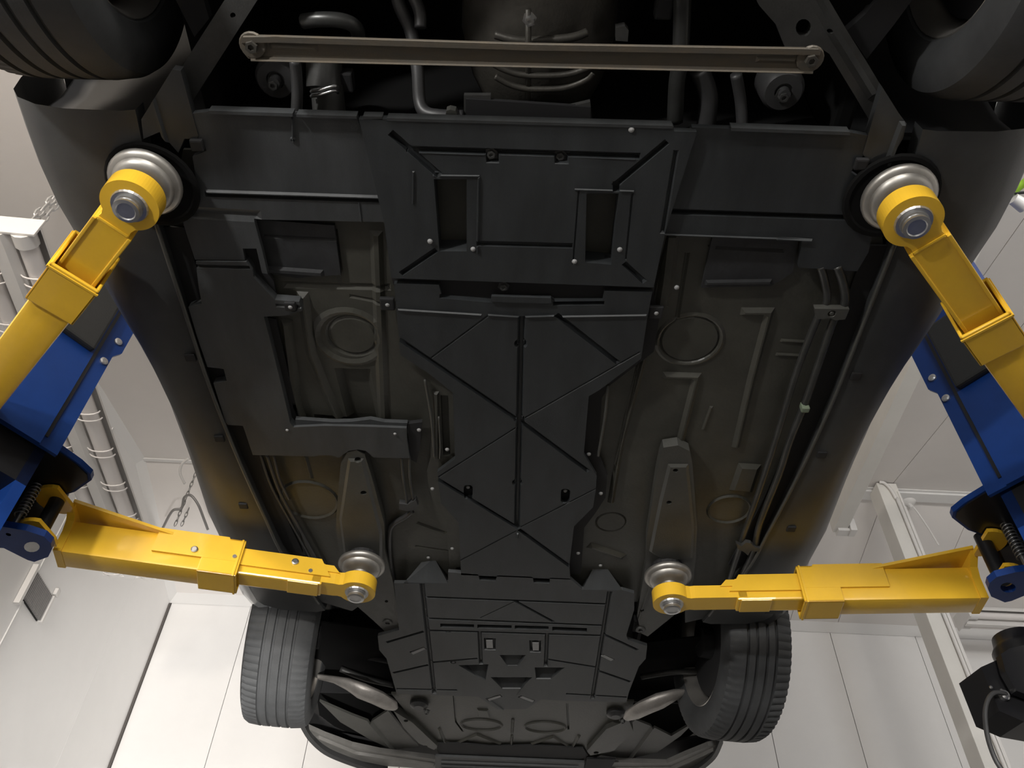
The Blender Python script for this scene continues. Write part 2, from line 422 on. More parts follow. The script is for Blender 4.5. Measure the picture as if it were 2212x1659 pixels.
b1, tf1, L1 = batten('fluorescent_fitting', (ln.x, ln.y, ln.z), (lf.x, lf.y, lf.z), .31, 'long white twin tube light hung lengthwise beside the left wall')
rn = P(2084, 1342, 3.12)
b2, tf2, L2 = batten('fluorescent_fitting', (rn.x, rn.y, rn.z), (rn.x + .80, rn.y + .02, rn.z), .20, 'small white twin tube light at the far right, above the black motor', rings=False)
MB().tube(smoothpts([tf2(.1, 0, .06), tf2(-.05, .05, .12), tf2(-.2, .02, .05), tf2(-.32, .0, .14), tf2(-.3, .05, .25)]), .006, 6).build('flex', 'white', b2, smooth=True)
# hanging chains: each link a small ring, one chain one mesh
def chain(name, a, b, m, label, r=.011, group=None):
    a, b = Vector(a), Vector(b); L = (b - a).length; n = max(4, int(L / (r * 3.0))); d = (b - a) / L
    mb = MB()
    for i in range(n):
        c = a + d * (L * (i + .5) / n); s = d.orthogonal().normalized(); s = s if i % 2 == 0 else d.cross(s)
        hl = L / n * .72
        pts = [c + d * (math.cos(2 * math.pi * k / 8) * hl) + s * (math.sin(2 * math.pi * k / 8) * r * .8) for k in range(9)]
        mb.tube(pts, r * .26, 4, cap=False)
    o = mb.build(name, m); return tag(o, label, 'chain', group)
def up_to_ceiling(p, dx=0, dy=0):
    return Vector((p.x + dx, p.y + dy, ztop(p.y + dy - 5.43)))
ca = P(52, 492, 2.9)
chain('hanging_chain', ca, P(128, 415, 3.22), 'chain', 'pale chain holding the near end of the left twin tube light, outer strand', .017)
chain('hanging_chain', P(66, 505, 2.9), P(134, 428, 3.22), 'chain', 'pale chain holding the near end of the left twin tube light, inner strand', .017)
chain('hanging_chain', P(378, 1135, 3.05), P(424, 1020, 3.3), 'chaindark', 'thin dark chain hanging left of the car over the front arm', .010)
chain('hanging_chain', P(392, 1135, 3.05), P(408, 1098, 3.16), 'chaindark', 'short dark chain beside the looped grey cable', .010)
tag(MB().tube(smoothpts([P(352, 1140, 3.05), P(372, 1104, 3.1), P(392, 1098, 3.12), P(398, 1075, 3.16), P(412, 1070, 3.16), P(428, 1090, 3.12), P(440, 1120, 3.08), P(449, 1144, 3.05)]), .008, 6).build('looped_cable', 'chaindark', smooth=True), 'grey looped cable hanging by the left sill over the front arm', 'cable')
tag(MB().tube(smoothpts([P(408, 990, 3.35), P(393, 1003, 3.33), P(389, 1022, 3.3), P(399, 1045, 3.27)]), .008, 6).build('looped_cable', 'white', smooth=True), 'short white cable bend beside the left sill above the chain', 'cable')
# ---- vent grille on the left wall
def onleft(px, py, off=0.0):
    d = MW @ Vector((px - CX, -(py - CY), -FPX))
    # plane through room x = off
    n = Vector((math.cos(ANG), math.sin(ANG), 0)); p0 = Vector(room(off, 0, 0)); o = Vector((0, 0, ZC))
    return o + d * ((p0 - o).dot(n) / d.dot(n))
g = [onleft(*p) for p in ((72, 1231), (104, 1289), (78, 1342), (42, 1288))]
gy0 = min(v.y for v in g); gy1 = max(v.y for v in g); gz0 = min(v.z for v in g); gz1 = max(v.z for v in g)
def lroom(v): 
    c, s = math.cos(ANG), math.sin(ANG); dx, dy = v.x + 2.55, v.y - 5.43; return (dx * c + dy * s, -dx * s + dy * c)
vy0, vy1 = sorted((lroom(g[0])[1], lroom(g[1])[1])); vz1 = g[0].z; vz0 = g[3].z
vent = thing('wall_vent', room(0, (vy0 + vy1) / 2, vz0), 'grey slatted vent with white side rails on the left wall', 'vent')
rbox('backing', .0, .006, vy0, vy1, vz0, vz1, 'dark', vent)
for k in range(16):
    yy = vy0 + (vy1 - vy0) * (k + .5) / 16
    rbox('slat', .004, .022, yy - .0045, yy + .0045, vz0 + .005, vz1 - .005, 'grille', vent)
rbox('side_rail', .0, .03, vy0 - .025, vy0 - .005, vz0 - .05, vz1 + .02, 'white', vent)
rbox('side_rail', .0, .03, vy1 + .004, vy1 + .02, vz0, vz1 + .0, 'white', vent)
tag(rbox('switch_cover', .0, .02, vy1 + .025, vy1 + .06, vz0 + .18, vz0 + .22, 'white', bev=.004), 'tiny white cover on the left wall beside the vent', 'cover')

# ================================================================= THE CAR (raised on the lift)
HB = 1.5
car = thing('car', (0, 1.6, ZC + HB), 'car raised on the lift, seen from below, with black underbody covers and four wheels', 'car')
# ---- rear tunnel cover with two cooling scoops
A = [(775, 258), (830, 257), (1455, 274), (1456, 284), (1505, 285), (1457, 439), (1438, 498), (1412, 621), (845, 601), (830, 482), (814, 417), (783, 290)]
sheet('rear_tunnel_cover', car, 'plastic', A, HB - .004, .016, [
    ('s', [(850, 292), (944, 374)], .016, .008), ('s', [(884, 322), (1375, 337)], .014, .008), ('s', [(890, 328), (1045, 333)], .004, -.002, .001), ('s', [(1085, 334), (1194, 337)], .004, -.002, .001), ('s', [(1234, 338), (1370, 343)], .004, -.002, .001),
    ('s', [(1435, 311), (1331, 398), (1331, 408)], .014, .008), ('s', [(938, 543), (870, 589)], .013, .007), ('s', [(1352, 572), (1389, 606)], .013, .007),
    ('s', [(1036, 526), (1230, 531)], .014, .005), ('p', [(1048, 322), (1079, 323), (1079, 353), (1050, 352)], .012, .004), ('p', [(1196, 324), (1228, 325), (1229, 355), (1198, 354)], .012, .004),
    ('s', [(1034, 384), (1031, 545)], .005, -.004), ('s', [(937, 379), (1034, 380)], .004, -.003), ('s', [(1243, 409), (1368, 413)], .004, -.003),
    ('s', [(893, 372), (892, 438)], .005, -.003), ('s', [(1250, 414), (1238, 570)], .004, .004), ('s', [(1366, 420), (1352, 560)], .005, .004),
    ('s', [(1460, 330), (1432, 500)], .012, .006, .005),
    ('p', [(937, 387), (1008, 387), (1008, 543), (949, 543)], .12, .001), ('p', [(1267, 418), (1337, 418), (1321, 572), (1264, 567)], .12, .001)])
def flange(name, pts, H, th, m, parent, label=None):
    return sheet(name, parent, m, pts, H, th, label=label)
flange('edge_tab', [(784, 251), (826, 252), (826, 259), (784, 258)], HB - .004, .02, 'plastic_lit', car)
rv = MB().lathe([(0, .0052), (-.002, .0045), (-.0032, .001)], (0, 0, 0), n=10)
def fastener(px, py, H, base, name='rivet', parent=None, s=1.0):
    p = P(px, py, H); o = copy(base, p, parent or car); o.name = name; o.scale = (s, s, s); return o
_r0 = P(929, 521, HB - .006); rivet0 = MB().lathe([(0, .0062), (-.003, .0052), (-.0045, .001)], _r0, n=10).build('rivet', 'rivet', car, smooth=True)
for p in ((1022, 539), (1339, 540), (1241, 566), (1364, 281)): fastener(*p, HB - .006, rivet0)
def boltmb(c, r=.009, h=.008): return MB().lathe([(0, r * 1.5), (-.002, r * 1.5), (-.0022, r), (-h, r * .95), (-h, r * .5), (-h * .7, r * .45)], c, n=6)
b0 = P(1061, 331, HB + .006); bolt0 = boltmb(b0).build('bolt', 'steelgrey', car)
for p in ((1210, 337), (1088, 620)): fastener(*p, HB + .006, bolt0, 'bolt')

# ---- rear side covers
B = [(410, 246), (449, 241), (770, 252), (800, 330), (850, 480), (548, 474), (566, 540), (578, 592), (566, 590), (554, 537), (524, 537), (529, 562), (421, 561), (392, 471), (391, 441), (418, 417), (422, 379), (416, 338), (446, 326), (440, 309), (425, 297)]
sheet('rear_side_cover', car, 'plastic_lit', B, HB + .008, .014, [
    ('s', [(449, 413), (840, 426)], .008, -.006, .003), ('s', [(449, 420), (840, 433)], .012, .010, .0012), ('s', [(405, 459), (550, 467)], .03, .006, .012), ('s', [(632, 256), (633, 300)], .005, -.006), ('c', (633, 301), .004, .004, -.004),
    ('s', [(775, 433), (781, 482)], .004, -.002), ('s', [(556, 478), (850, 488)], .004, -.004)], label='left rear underbody cover')
D = [(1430, 439), (1495, 275), (1840, 287), (1875, 293), (1866, 335), (1850, 352), (1838, 372), (1860, 387), (1856, 430), (1868, 475), (1885, 500), (1876, 545), (1852, 586), (1725, 578), (1733, 518), (1425, 506)]
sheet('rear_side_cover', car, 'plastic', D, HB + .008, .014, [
    ('s', [(1440, 457), (1826, 470)], .014, .009), ('s', [(1680, 515), (1750, 519)], .008, -.006), ('s', [(1430, 506), (1735, 517)], .004, -.004)], label='right rear underbody cover')
for nm, pts, lab in (('edge_lip', [(450, 239), (632, 245), (632, 252), (450, 246)], None), ('edge_lip', [(640, 247), (770, 251), (770, 257), (640, 253)], None),
                ('edge_lip', [(1580, 276), (1836, 285), (1836, 292), (1580, 283)], None), ('edge_lip', [(836, 255), (1453, 272), (1453, 278), (836, 261)], None)):
    sheet(nm, car, 'plastic_lit', pts, HB - .006, .022)

# ---- floor pan
PAN = [(-.70, .82), (.70, .82), (.78, 1.0), (.78, 1.9), (.70, 2.42), (.30, 2.45), (-.30, 2.45), (-.70, 2.42), (-.78, 1.9), (-.78, 1.0)]
def U(px, py): return tuple(P(px, py, HB + .04).xy)
def L(*pts): return [U(*p) for p in pts]
feats = [
    ('c', U(755, 728), .082, .022, -.006), ('c', U(762, 726), .060, .014, .005), ('c', U(1490, 734), .078, .014, -.004), ('c', U(1490, 734), .070, .008, .004),
    ('p', L((722, 795), (800, 797), (830, 940), (760, 940)), .018, .016),
    ('s', L((620, 700), (640, 870), (650, 900)), .03, -.014, .010), ('s', L((655, 640), (672, 760), (700, 830), (745, 930)), .028, -.012, .012),
    ('s', L((813, 510), (830, 940)), .03, -.008, .010), ('s', L((722, 500), (738, 620)), .016, .004, .006),
    ('s', L((620, 615), (835, 620)), .02, .006, .008), ('s', L((760, 640), (838, 655)), .012, .004, .005),
    ('s', L((700, 910), (880, 925)), .05, .02, .02),
    ('s', L((1450, 515), (1440, 600), (1432, 650)), .035, -.010, .010), ('s', L((1484, 550), (1462, 690)), .012, .005, .005),
    ('s', L((1610, 672), (1662, 672), (1625, 810), (1590, 960)), .022, -.010, .009), ('s', L((1535, 530), (1640, 610)), .010, .003, .004),
    ('s', L((1440, 810), (1505, 812), (1470, 950)), .022, -.009, .009), ('s', L((1390, 770), (1340, 960), (1320, 1080)), .020, -.012, .009),
    ('s', L((1690, 735), (1740, 738)), .010, -.004, .004), ('s', L((1680, 765), (1735, 768)), .010, -.004, .004),
    ('s', L((1536, 880), (1520, 925)), .010, -.004, .004), ('p', L((1595, 1000), (1645, 1003), (1625, 1063), (1575, 1058)), -.010, .012),
    ('c', U(1575, 1100), .062, .010, -.005), ('c', U(1320, 1128), .045, .008, .004), ('c', U(668, 1080), .085, .012, -.005),
    ('s', L((660, 985), (672, 1030)), .014, -.006, .006), ('s', L((610, 1130), (632, 1230)), .016, -.008, .007), ('s', L((640, 1125), (665, 1215)), .012, .006, .006),
    ('s', L((905, 1130), (960, 1150)), .014, .005, .006), ('s', L((900, 1180), (968, 1190)), .010, .003, .004),
    ('s', L((1280, 1180), (1340, 1200)), .030, -.008, .012), ('s', L((1440, 506), (1330, 1000)), .008, .004, .004),
]
sheet('floor_pan', car, 'pan', PAN, HB + .04, .008, feats, raw=True)
# bitumen insulation mats
sheet('insulation_mat', car, 'blackmat', [(552, 474), (722, 487), (736, 594), (640, 600), (578, 592)], HB + .030, .009, [('s', [(578, 582), (690, 590)], .02, -.006), ('s', [(572, 510), (725, 518)], .010, .004)], label='left insulation mat')
sheet('insulation_mat', car, 'blackmat', [(1540, 508), (1725, 516), (1712, 590), (1665, 618), (1515, 622)], HB + .030, .009, [('s', [(1530, 610), (1660, 608)], .014, -.006), ('s', [(1550, 535), (1690, 542)], .010, .004)], label='right insulation mat')
sheet('tunnel_side_flange', car, 'pan', [(836, 490), (850, 605), (862, 770), (930, 822), (935, 860), (930, 990), (922, 1018), (926, 1050), (934, 1077), (965, 1126), (971, 1225), (1010, 1225), (1010, 600)], HB + .022, .008,
      [('s', [(942, 850), (944, 985)], .016, -.008), ('s', [(960, 860), (965, 980)], .02, .012)], label='left edge of centre tunnel')
sheet('tunnel_side_flange', car, 'dark', [(1425, 506), (1409, 625), (1424, 690), (1412, 760), (1384, 782), (1318, 832), (1300, 860), (1292, 980), (1312, 1026), (1308, 1075), (1285, 1110), (1262, 1140), (1255, 1240), (1200, 1240), (1200, 600)], HB + .022, .008, label='right edge of centre tunnel')  # right flange coloured dark for the shade it lies in
# bright folded tunnel seams
for pts, w in (([(918, 820), (932, 905), (938, 985)], .004), ([(948, 900), (951, 960), (950, 990)], .003), ([(1313, 832), (1307, 900), (1292, 985)], .004)):
    MB().tube(smoothpts([P(x, y, HB + .012) for x, y in pts]), w, 6).build('seam_fold', 'rail', car, smooth=True)

# ---- long tunnel cover with cross ribs
F_ = [(851, 613), (948, 616), (954, 637), (1059, 646), (1068, 642), (1128, 646), (1189, 644), (1198, 651), (1302, 650), (1306, 629), (1409, 631), (1398, 690), (1385, 775), (1296, 842), (1272, 856), (1261, 981), (1289, 1028), (1287, 1060), (1281, 1096), (1240, 1137), (1230, 1220), (1232, 1252), (996, 1242), (991, 1129), (953, 1088), (946, 1040), (945, 1020), (983, 991), (978, 848), (930, 809), (865, 767)]
gr, dp = .014, .007
sheet('tunnel_cover', car, 'plastic', F_, HB, .012, [
    ('s', [(1127, 690), (1117, 1135)], .019, .012, .006), ('s', [(864, 734), (1112, 903)], gr, dp), ('s', [(1130, 914), (1268, 1016)], gr, dp),
    ('s', [(1206, 683), (1332, 782)], gr, dp), ('s', [(1052, 684), (925, 778)], .006, .003), ('s', [(1380, 762), (1136, 902)], .006, .003), ('s', [(1118, 922), (948, 1030)], .006, .003),
    ('s', [(947, 1036), (1118, 1140)], gr, dp), ('s', [(1124, 1146), (1229, 1222)], gr, dp), ('s', [(1287, 1056), (1126, 1138)], .006, .003), ('s', [(1114, 1148), (996, 1210)], .006, .003),
    ('s', [(862, 669), (1038, 680)], .006, -.004), ('s', [(1056, 680), (1120, 684)], .005, -.004), ('s', [(1136, 684), (1195, 682)], .005, -.004), ('s', [(1213, 684), (1394, 681)], .006, -.004),
    ('s', [(955, 640), (1058, 649)], .012, .008), ('s', [(1200, 656), (1300, 655)], .012, .008),
    ('c', (1125, 743), .012, .008, .010), ('c', (1122, 906), .012, .008, .010), ('c', (1118, 1043), .012, .008, .010),
    ('s', [(1118, 1152), (1117, 1160)], .006, -.006)],
    holes=[[(1002, 1051), (1006, 1048), (1017, 1048), (1021, 1052), (1021, 1074), (1016, 1079), (1005, 1078), (1001, 1072)], [(1212, 1059), (1216, 1056), (1228, 1057), (1232, 1061), (1230, 1083), (1226, 1088), (1215, 1087), (1211, 1082)]])
sheet('cover_joint', car, 'dark', [(845, 598), (1415, 618), (1412, 634), (1300, 656), (950, 650), (850, 616)], HB + .014, .006)
sheet('stowage_strap', car, 'plastic', [(1062, 640), (1190, 644), (1192, 656), (1060, 652)], HB - .006, .008)
for p in ((1011, 1063), (1221, 1071)):
    c = P(*p, HB + .02); MB().lathe([(0, .020), (.002, .012), (.014, .010), (.014, .004)], c, n=12).build('slot_recess', 'dark', car)
    copy(rivet0, P(p[0], p[1] - 10, HB + .008), car).name = 'rivet'
# ---- left side cover, L shaped
EE = [(423, 565), (532, 566), (545, 584), (548, 600), (594, 648), (646, 652), (652, 672), (616, 682), (570, 684), (592, 770), (612, 850), (627, 914), (634, 923), (700, 920), (800, 922), (878, 925), (879, 953), (885, 990), (807, 988), (790, 974), (774, 971), (753, 974), (739, 984), (731, 989), (716, 984), (690, 983), (682, 986), (546, 983), (525, 920), (492, 918), (487, 912), (461, 828), (490, 823), (483, 797), (448, 793), (425, 725), (407, 664), (436, 656), (429, 619)]
sheet('side_underbody_cover', car, 'plastic_lit', EE, HB + .004, .022, [('s', [(428, 575), (535, 578)], .010, .005), ('s', [(600, 660), (650, 663)], .01, .004), ('c', (632, 664), .010, .006, .006)], label='L-shaped left underbody cover')
sheet('cover_lip', car, 'plastic_lit', [(638, 906), (720, 912), (760, 911), (800, 906), (830, 912), (880, 914), (876, 928), (636, 925)], HB + .012, .012, slope=None)
for p in ((632, 667), (620, 930), (853, 938)): fastener(*p, HB, rivet0, s=.7)
sheet('gap_shade_sheet', car, 'dark', [(568, 684), (596, 690), (646, 905), (626, 918)], HB + .026, .006)  # dark sheets painting the shade in the gaps beside this cover
sheet('gap_shade_sheet', car, 'dark', [(523, 536), (553, 538), (590, 600), (600, 655), (580, 650), (545, 600), (524, 570)], HB + .026, .006)
sheet('arch_shade_sheet', car, 'bay', [(660, 1340), (860, 1365), (875, 1530), (915, 1600), (820, 1608), (730, 1575), (690, 1545)], HB + .14, .006)  # black sheets added to darken the wheel arches behind the control arms
sheet('arch_shade_sheet', car, 'bay', [(1560, 1370), (1385, 1390), (1340, 1540), (1320, 1620), (1420, 1625), (1490, 1590), (1530, 1560)], HB + .14, .006)
# ---- longitudinal rails
sheet('floor_rail', car, 'rail', [(750, 977), (770, 972), (788, 983), (801, 1024), (815, 1075), (830, 1132), (831, 1186), (825, 1240), (780, 1262), (739, 1222), (725, 1143), (730, 1067), (736, 1002)], HB + .006, .03,
      [('p', [(752, 990), (786, 990), (826, 1150), (826, 1230), (745, 1215), (733, 1120)], -.006, .008)], holes=[circ(773, 992, 7, 10, 4.5), circ(786, 1061, 7, 10, 4.5)], label='left chassis rail')
sheet('floor_rail', car, 'rail', [(1433, 967), (1465, 962), (1490, 975), (1496, 1002), (1506, 1140), (1502, 1211), (1498, 1250), (1433, 1262), (1396, 1215), (1397, 1162), (1418, 1024), (1426, 985)], HB + .006, .03,
      [('p', [(1443, 1002), (1487, 1002), (1500, 1140), (1496, 1205), (1436, 1212), (1402, 1190), (1424, 1080)], -.006, .008), ('s', [(1487, 1065), (1437, 1205)], .010, -.004)], holes=[circ(1459, 1013, 6, 10, 4), circ(1445, 1082, 6, 10, 4)], label='right chassis rail')
sheet('front_rail', car, 'rail', [(736, 1218), (831, 1186), (850, 1262), (862, 1345), (862, 1362), (836, 1368), (806, 1340), (760, 1300)], HB + .012, .03, [], holes=[circ(815, 1213, 5, 8, 3), circ(835, 1299, 4, 8, 3)])
sheet('front_rail', car, 'rail', [(1397, 1205), (1503, 1208), (1492, 1290), (1455, 1330), (1399, 1375), (1385, 1368), (1376, 1330)], HB + .012, .03, [('s', [(1412, 1240), (1380, 1335)], .008, -.005)], holes=[circ(1411, 1231, 5, 8, 3), circ(1387, 1318, 4, 8, 3)])
# ---- pipes
def pipe(name, pts, H, r, m, n=8): return MB().tube(smoothpts([P(x, y, H if len(q) == 0 else q[0]) for x, y, *q in pts]), r, n).build(name, m, car, smooth=True)
pipe('coolant_pipe', [(1772, 575), (1780, 600), (1787, 640), (1780, 668), (1765, 690), (1722, 800), (1676, 950), (1640, 1060), (1609, 1148), (1596, 1190), (1580, 1240), (1566, 1290)], HB + .015, .009, 'pipe')
pipe('coolant_pipe', [(1808, 575), (1818, 600), (1826, 640), (1820, 668), (1802, 690), (1772, 775), (1740, 868), (1707, 950), (1683, 1024), (1642, 1129), (1628, 1190), (1606, 1240), (1590, 1290)], HB + .012, .010, 'pipe')
sheet('pipe_clamp', car, 'rail', [(1760, 667), (1835, 668), (1826, 690), (1805, 692), (1795, 688), (1764, 690)], HB - .006, .016, [('c', (1797, 678), .007, .005, .005)])
sheet('pipe_bracket', car, 'steelgrey', [(1590, 1174), (1602, 1180), (1612, 1172), (1622, 1174), (1630, 1182), (1642, 1186), (1638, 1192), (1622, 1190), (1616, 1200), (1606, 1192), (1594, 1186)], HB - .004, .012)
g0 = P(1738, 880, HB + .004); MB().box(g0.x - .010, g0.x + .010, g0.y - .008, g0.y + .008, g0.z - .012, g0.z + .012, None, .003).build('clip', 'green', car, label='pale green pipe clip')
pipe('cable', [(562, 980), (580, 1035), (600, 1078), (640, 1150), (690, 1240), (716, 1290)], HB + .02, .004, 'hose')
pipe('cable', [(576, 980), (594, 1035), (612, 1078), (652, 1150), (702, 1240), (726, 1285)], HB + .02, .005, 'hose')
pipe('cable', [(590, 980), (604, 1035), (624, 1078)], HB + .02, .004, 'hose')
pipe('brake_pipe', [(867, 985), (872, 1040), (880, 1088)], HB + .012, .004, 'pipe')
pipe('brake_pipe', [(884, 985), (886, 1035), (893, 1080)], HB + .012, .004, 'pipe')
sheet('pipe_union', car, 'hose', [(862, 1088), (880, 1090), (898, 1080), (903, 1092), (898, 1102), (878, 1104), (862, 1100)], HB + .006, .016)
pipe('hose', [(890, 1104), (876, 1116), (852, 1130), (842, 1148), (842, 1200), (850, 1260)], HB + .03, .008, 'hose')
# ---- clips along the sills and the tunnel
def clip(px, py, w=.022, d=.018, H=HB - .002, dot=True, m='dark'):
    p = P(px, py, H); o = MB().box(p.x - w / 2, p.x + w / 2, p.y - d / 2, p.y + d / 2, p.z, p.z + .012, None, .004).build('clip', m, car)
    if dot: copy(rivet0, p + Vector((.001, 0, 0)), car).name = 'rivet'
for p in ((836, 659), (1417, 677)): clip(*p, .034, .034, HB + .006)
for p in ((626, 664), (410, 775), (473, 950), (525, 1095), (1850, 815), (1776, 985), (1710, 1145), (424, 316), (1862, 357)): clip(*p, .026, .024, HB - .004, p[0] == 626)
for p in ((905, 930), (966, 972), (934, 1057), (1298, 1067), (1272, 982), (1249, 1196), (977, 1186), (1462, 622)):
    copy(rivet0, P(*p, HB + .012), car).name = 'rivet'
sheet('rubber_bracket', car, 'dark', [(880, 916), (912, 912), (908, 960), (900, 1000), (886, 992)], HB + .016, .012)

# ---- sills
def interp(t, y):
    for (a, b), (c, d) in zip(t[:-1], t[1:]):
        if y <= c: return b + (d - b) * max(0, min(1, (y - a) / (c - a)))
    return t[-1][1]
XO = [(.60, 1.035), (.73, 1.035), (.85, 1.045), (.95, 1.043), (1.08, 1.022), (1.23, 1.004), (1.35, .982), (1.46, .968), (1.6, .958), (1.8, .958), (2.08, .968), (2.3, .955), (2.5, .935), (2.62, .90)]
XI = [(.60, .74), (.80, .76), (.95, .785), (1.2, .785), (1.46, .785), (1.76, .768), (2.15, .73), (2.36, .68), (2.62, .60)]
def sill(sg, lab):
    ys = [.72 + i * .08 for i in range(23)] + [2.50]
    v, f = [], []; m = 9
    for y in ys:
        xi, xo = interp(XI, y), interp(XO, y); w = xo - xi
        drop = .03 * max(0, (y - 2.3) / .3)
        for x, h in ((xi, .04), (xi + .004, .006), (xi + .03, .0), (xi + w * .5, .004), (xi + w * .72, .020), (xo - .03, .050), (xo - .006, .085), (xo + .004, .14), (xo + .004, .30)):
            v.append((sg * x, y, ZC + HB + h))
    for i in range(len(ys) - 1):
        for j in range(m - 1): a = i * m + j; f.append((a, a + 1, a + m + 1, a + m) if sg > 0 else (a, a + m, a + m + 1, a + 1))
    f.append(tuple((len(ys) - 1) * m + j for j in range(m)))
    return obj('sill', v, f, 'sill', car, smooth=True, sharp=35, label=lab)
sill(-1, 'left sill'); sill(1, 'right sill')
for sg in (-1, 1):
    pts = [Vector((sg * (interp(XI, y) + .0), y, ZC + HB + .001)) for y in [.95 + .15 * i for i in range(11)]]
    MB().tube(smoothpts(pts, 3), .005, 6).build('sill_seam', 'rail', car, smooth=True)
    # dark sheet painting the shade in the gap between covers and sill
    pts = [(sg * (interp(XI, y) - .045), y) for y in (1.0, 1.3, 1.6, 1.9, 2.2)] + [(sg * (interp(XI, y) + .02), y) for y in (2.2, 1.9, 1.6, 1.3, 1.0)]
    sheet('sill_gap_shade', car, 'dark', pts, HB + .03, .006, raw=True)
    # black jacking point recess round the rear pads
    c = P(330 if sg < 0 else 1925, 400 if sg < 0 else 425, HB - .002)
    pd = P(281 if sg < 0 else 1975, 447 if sg < 0 else 482, 1.375); MB().lathe([(HB - .0245, .050), (HB - .004, .055), (HB + .01, .055)], (pd.x, pd.y, ZC), n=20).build('jacking_pad', 'bay', car)
    pf = P(770 if sg < 0 else 1451, 1283 if sg < 0 else 1308, 1.365); MB().lathe([(HB - .0245, .045), (HB + .02, .05)], (pf.x, pf.y, ZC), n=20).build('jacking_pad', 'dark', car)
    MB().lathe([(0, .096), (-.004, .092), (-.005, .084), (-.002, .080), (-.001, .0)], c, n=28).build('jacking_point', 'bay', car, smooth=True, sharp=30)
# ---- rear sill end brackets and radius struts
sheet('strut_bracket', car, 'sill', [(372, 150), (390, 153), (428, 292), (426, 300), (398, 300), (385, 330), (345, 285), (310, 300), (305, 258)], HB + .006, .02, [('s', [(330, 215), (360, 310)], .012, -.008)], label='left strut bracket')
sheet('strut_bracket', car, 'sill', [(1906, 188), (1945, 250), (1959, 268), (1950, 300), (1912, 366), (1890, 370), (1864, 333), (1883, 266)], HB + .006, .02, [('s', [(1948, 270), (1918, 350)], .016, -.010)], label='right strut bracket')
sheet('radius_strut', car, 'steelgrey', [(440, -70), (590, -60), (556, 0), (480, 118), (405, 235), (378, 172), (388, 152), (440, 70), (485, 0)], HB + .05, .02, holes=[circ(503, 33, 6)], label='left flat strut')
sheet('radius_strut', car, 'steelgrey', [(1610, -60), (1640, 12), (1677, 54), (1697, 104), (1776, 106), (1792, 117), (1881, 264), (1906, 190), (1870, 130), (1829, 65), (1791, 0), (1760, -60)], HB + .05, .02, [('s', [(1740, -40), (1800, 70), (1880, 200)], .02, -.012, .010)], holes=[circ(1736, 60, 17, 14, 19), circ(1791, 64, 6)], label='right forked strut')
sheet('radius_strut', car, 'dark', [(1830, 66), (1870, 30), (1925, -40), (2000, -40), (1930, 55), (1872, 128)], HB + .09, .02)
sheet('radius_strut', car, 'dark', [(420, 80), (400, 40), (360, -40), (420, -40), (440, 0), (452, 40)], HB + .09, .02)
# ---- cross brace with its two bolts
MBR = sheet('cross_brace', car, 'steeldirty', [(522, 92), (528, 74), (600, 74), (1150, 91), (1765, 101), (1772, 106), (1775, 128), (1755, 156), (1150, 143), (545, 129), (536, 126), (524, 112)], HB - .04, .006,
      [('s', [(530, 82), (600, 81), (1150, 98), (1763, 108)], .018, -.010, .004), ('s', [(546, 126), (1150, 140), (1752, 153)], .007, -.012, .003), ('c', (546, 97), .012, .008, -.004), ('c', (1750, 127), .012, .008, -.004), ('s', [(590, 100), (680, 104)], .012, -.004, .006), ('s', [(1640, 128), (1715, 130)], .012, -.004, .006)])
for p in ((546, 97), (1750, 127)):
    c = P(*p, HB - .042); boltmb(c, .0115, .014).build('bolt', 'cast', MBR)
    MB().lathe([(0, .024), (-.004, .022), (-.004, .016)], c, n=18).build('washer', 'steeldirty', MBR, label='rusty washer')
# ---- rear compartment: dark bay, gearbox with fins, hoses
def dbox(name, x0, x1, y0, y1, h0, h1, m, **k): return MB().box(x0, x1, y0, y1, ZC + h0, ZC + h1, None, .01).build(name, m, car, **k)
dbox('bay_roof', -.62, .62, -.75, .86, HB + .50, HB + .53, 'bay')
dbox('bay_front_wall', -.66, .66, .80, .86, HB + .03, HB + .52, 'bay')
dbox('bay_side', -.66, -.62, -.75, .84, HB + .10, HB + .52, 'bay'); dbox('bay_side', .62, .66, -.75, .84, HB + .10, HB + .52, 'bay')
dbox('undertray_light_block', -.60, .60, -1.0, .26, HB - .03, HB - .02, 'plastic'); dbox('bumper_light_block', -.88, .88, -1.06, -1.0, HB - .05, HB + .36, 'body')  # unseen tray and bumper, added to keep rear light out of the bay
gb = P(1165, 60, HB + .17)
bm_ = MB()
N = 20; v, f = [], []
prof = [(-.30, .10), (-.22, .125), (-.10, .14), (.02, .145), (.10, .13), (.17, .10), (.21, .05)]
for dy, r in prof:
    for k in range(N):
        a = 2 * math.pi * k / N
        v.append((gb.x + math.cos(a) * r * 1.08, gb.y + dy, gb.z + .05 + math.sin(a) * r))
for i in range(len(prof) - 1):
    for k in range(N): f.append((i * N + k, i * N + (k + 1) % N, (i + 1) * N + (k + 1) % N, (i + 1) * N + k))
f += [tuple(range(N)), tuple((len(prof) - 1) * N + k for k in range(N))]
gbx = obj('gearbox', v, f, 'cast', car, smooth=True, sharp=50)
for y_, hw in ((158, 120), (187, 110)):
    pts = [P(x, y, HB + .055) for x, y in ((1155 - hw * .78, y_ - 22), (1155 - hw * .5, y_ - 5), (1155 - hw * .2, y_ + 4), (1155 + hw * .2, y_ + 6), (1155 + hw * .62, y_ + 2), (1155 + hw, y_ - 14), (1155 + hw * 1.15, y_ - 30))]
    MB().tube(smoothpts(pts), .006, 6).build('rib', 'cast', gbx, smooth=True)
MB().tube([P(1141, 20, HB + .05), P(1141, 215, HB + .06)], .006, 6).build('rib', 'cast', gbx, smooth=True)
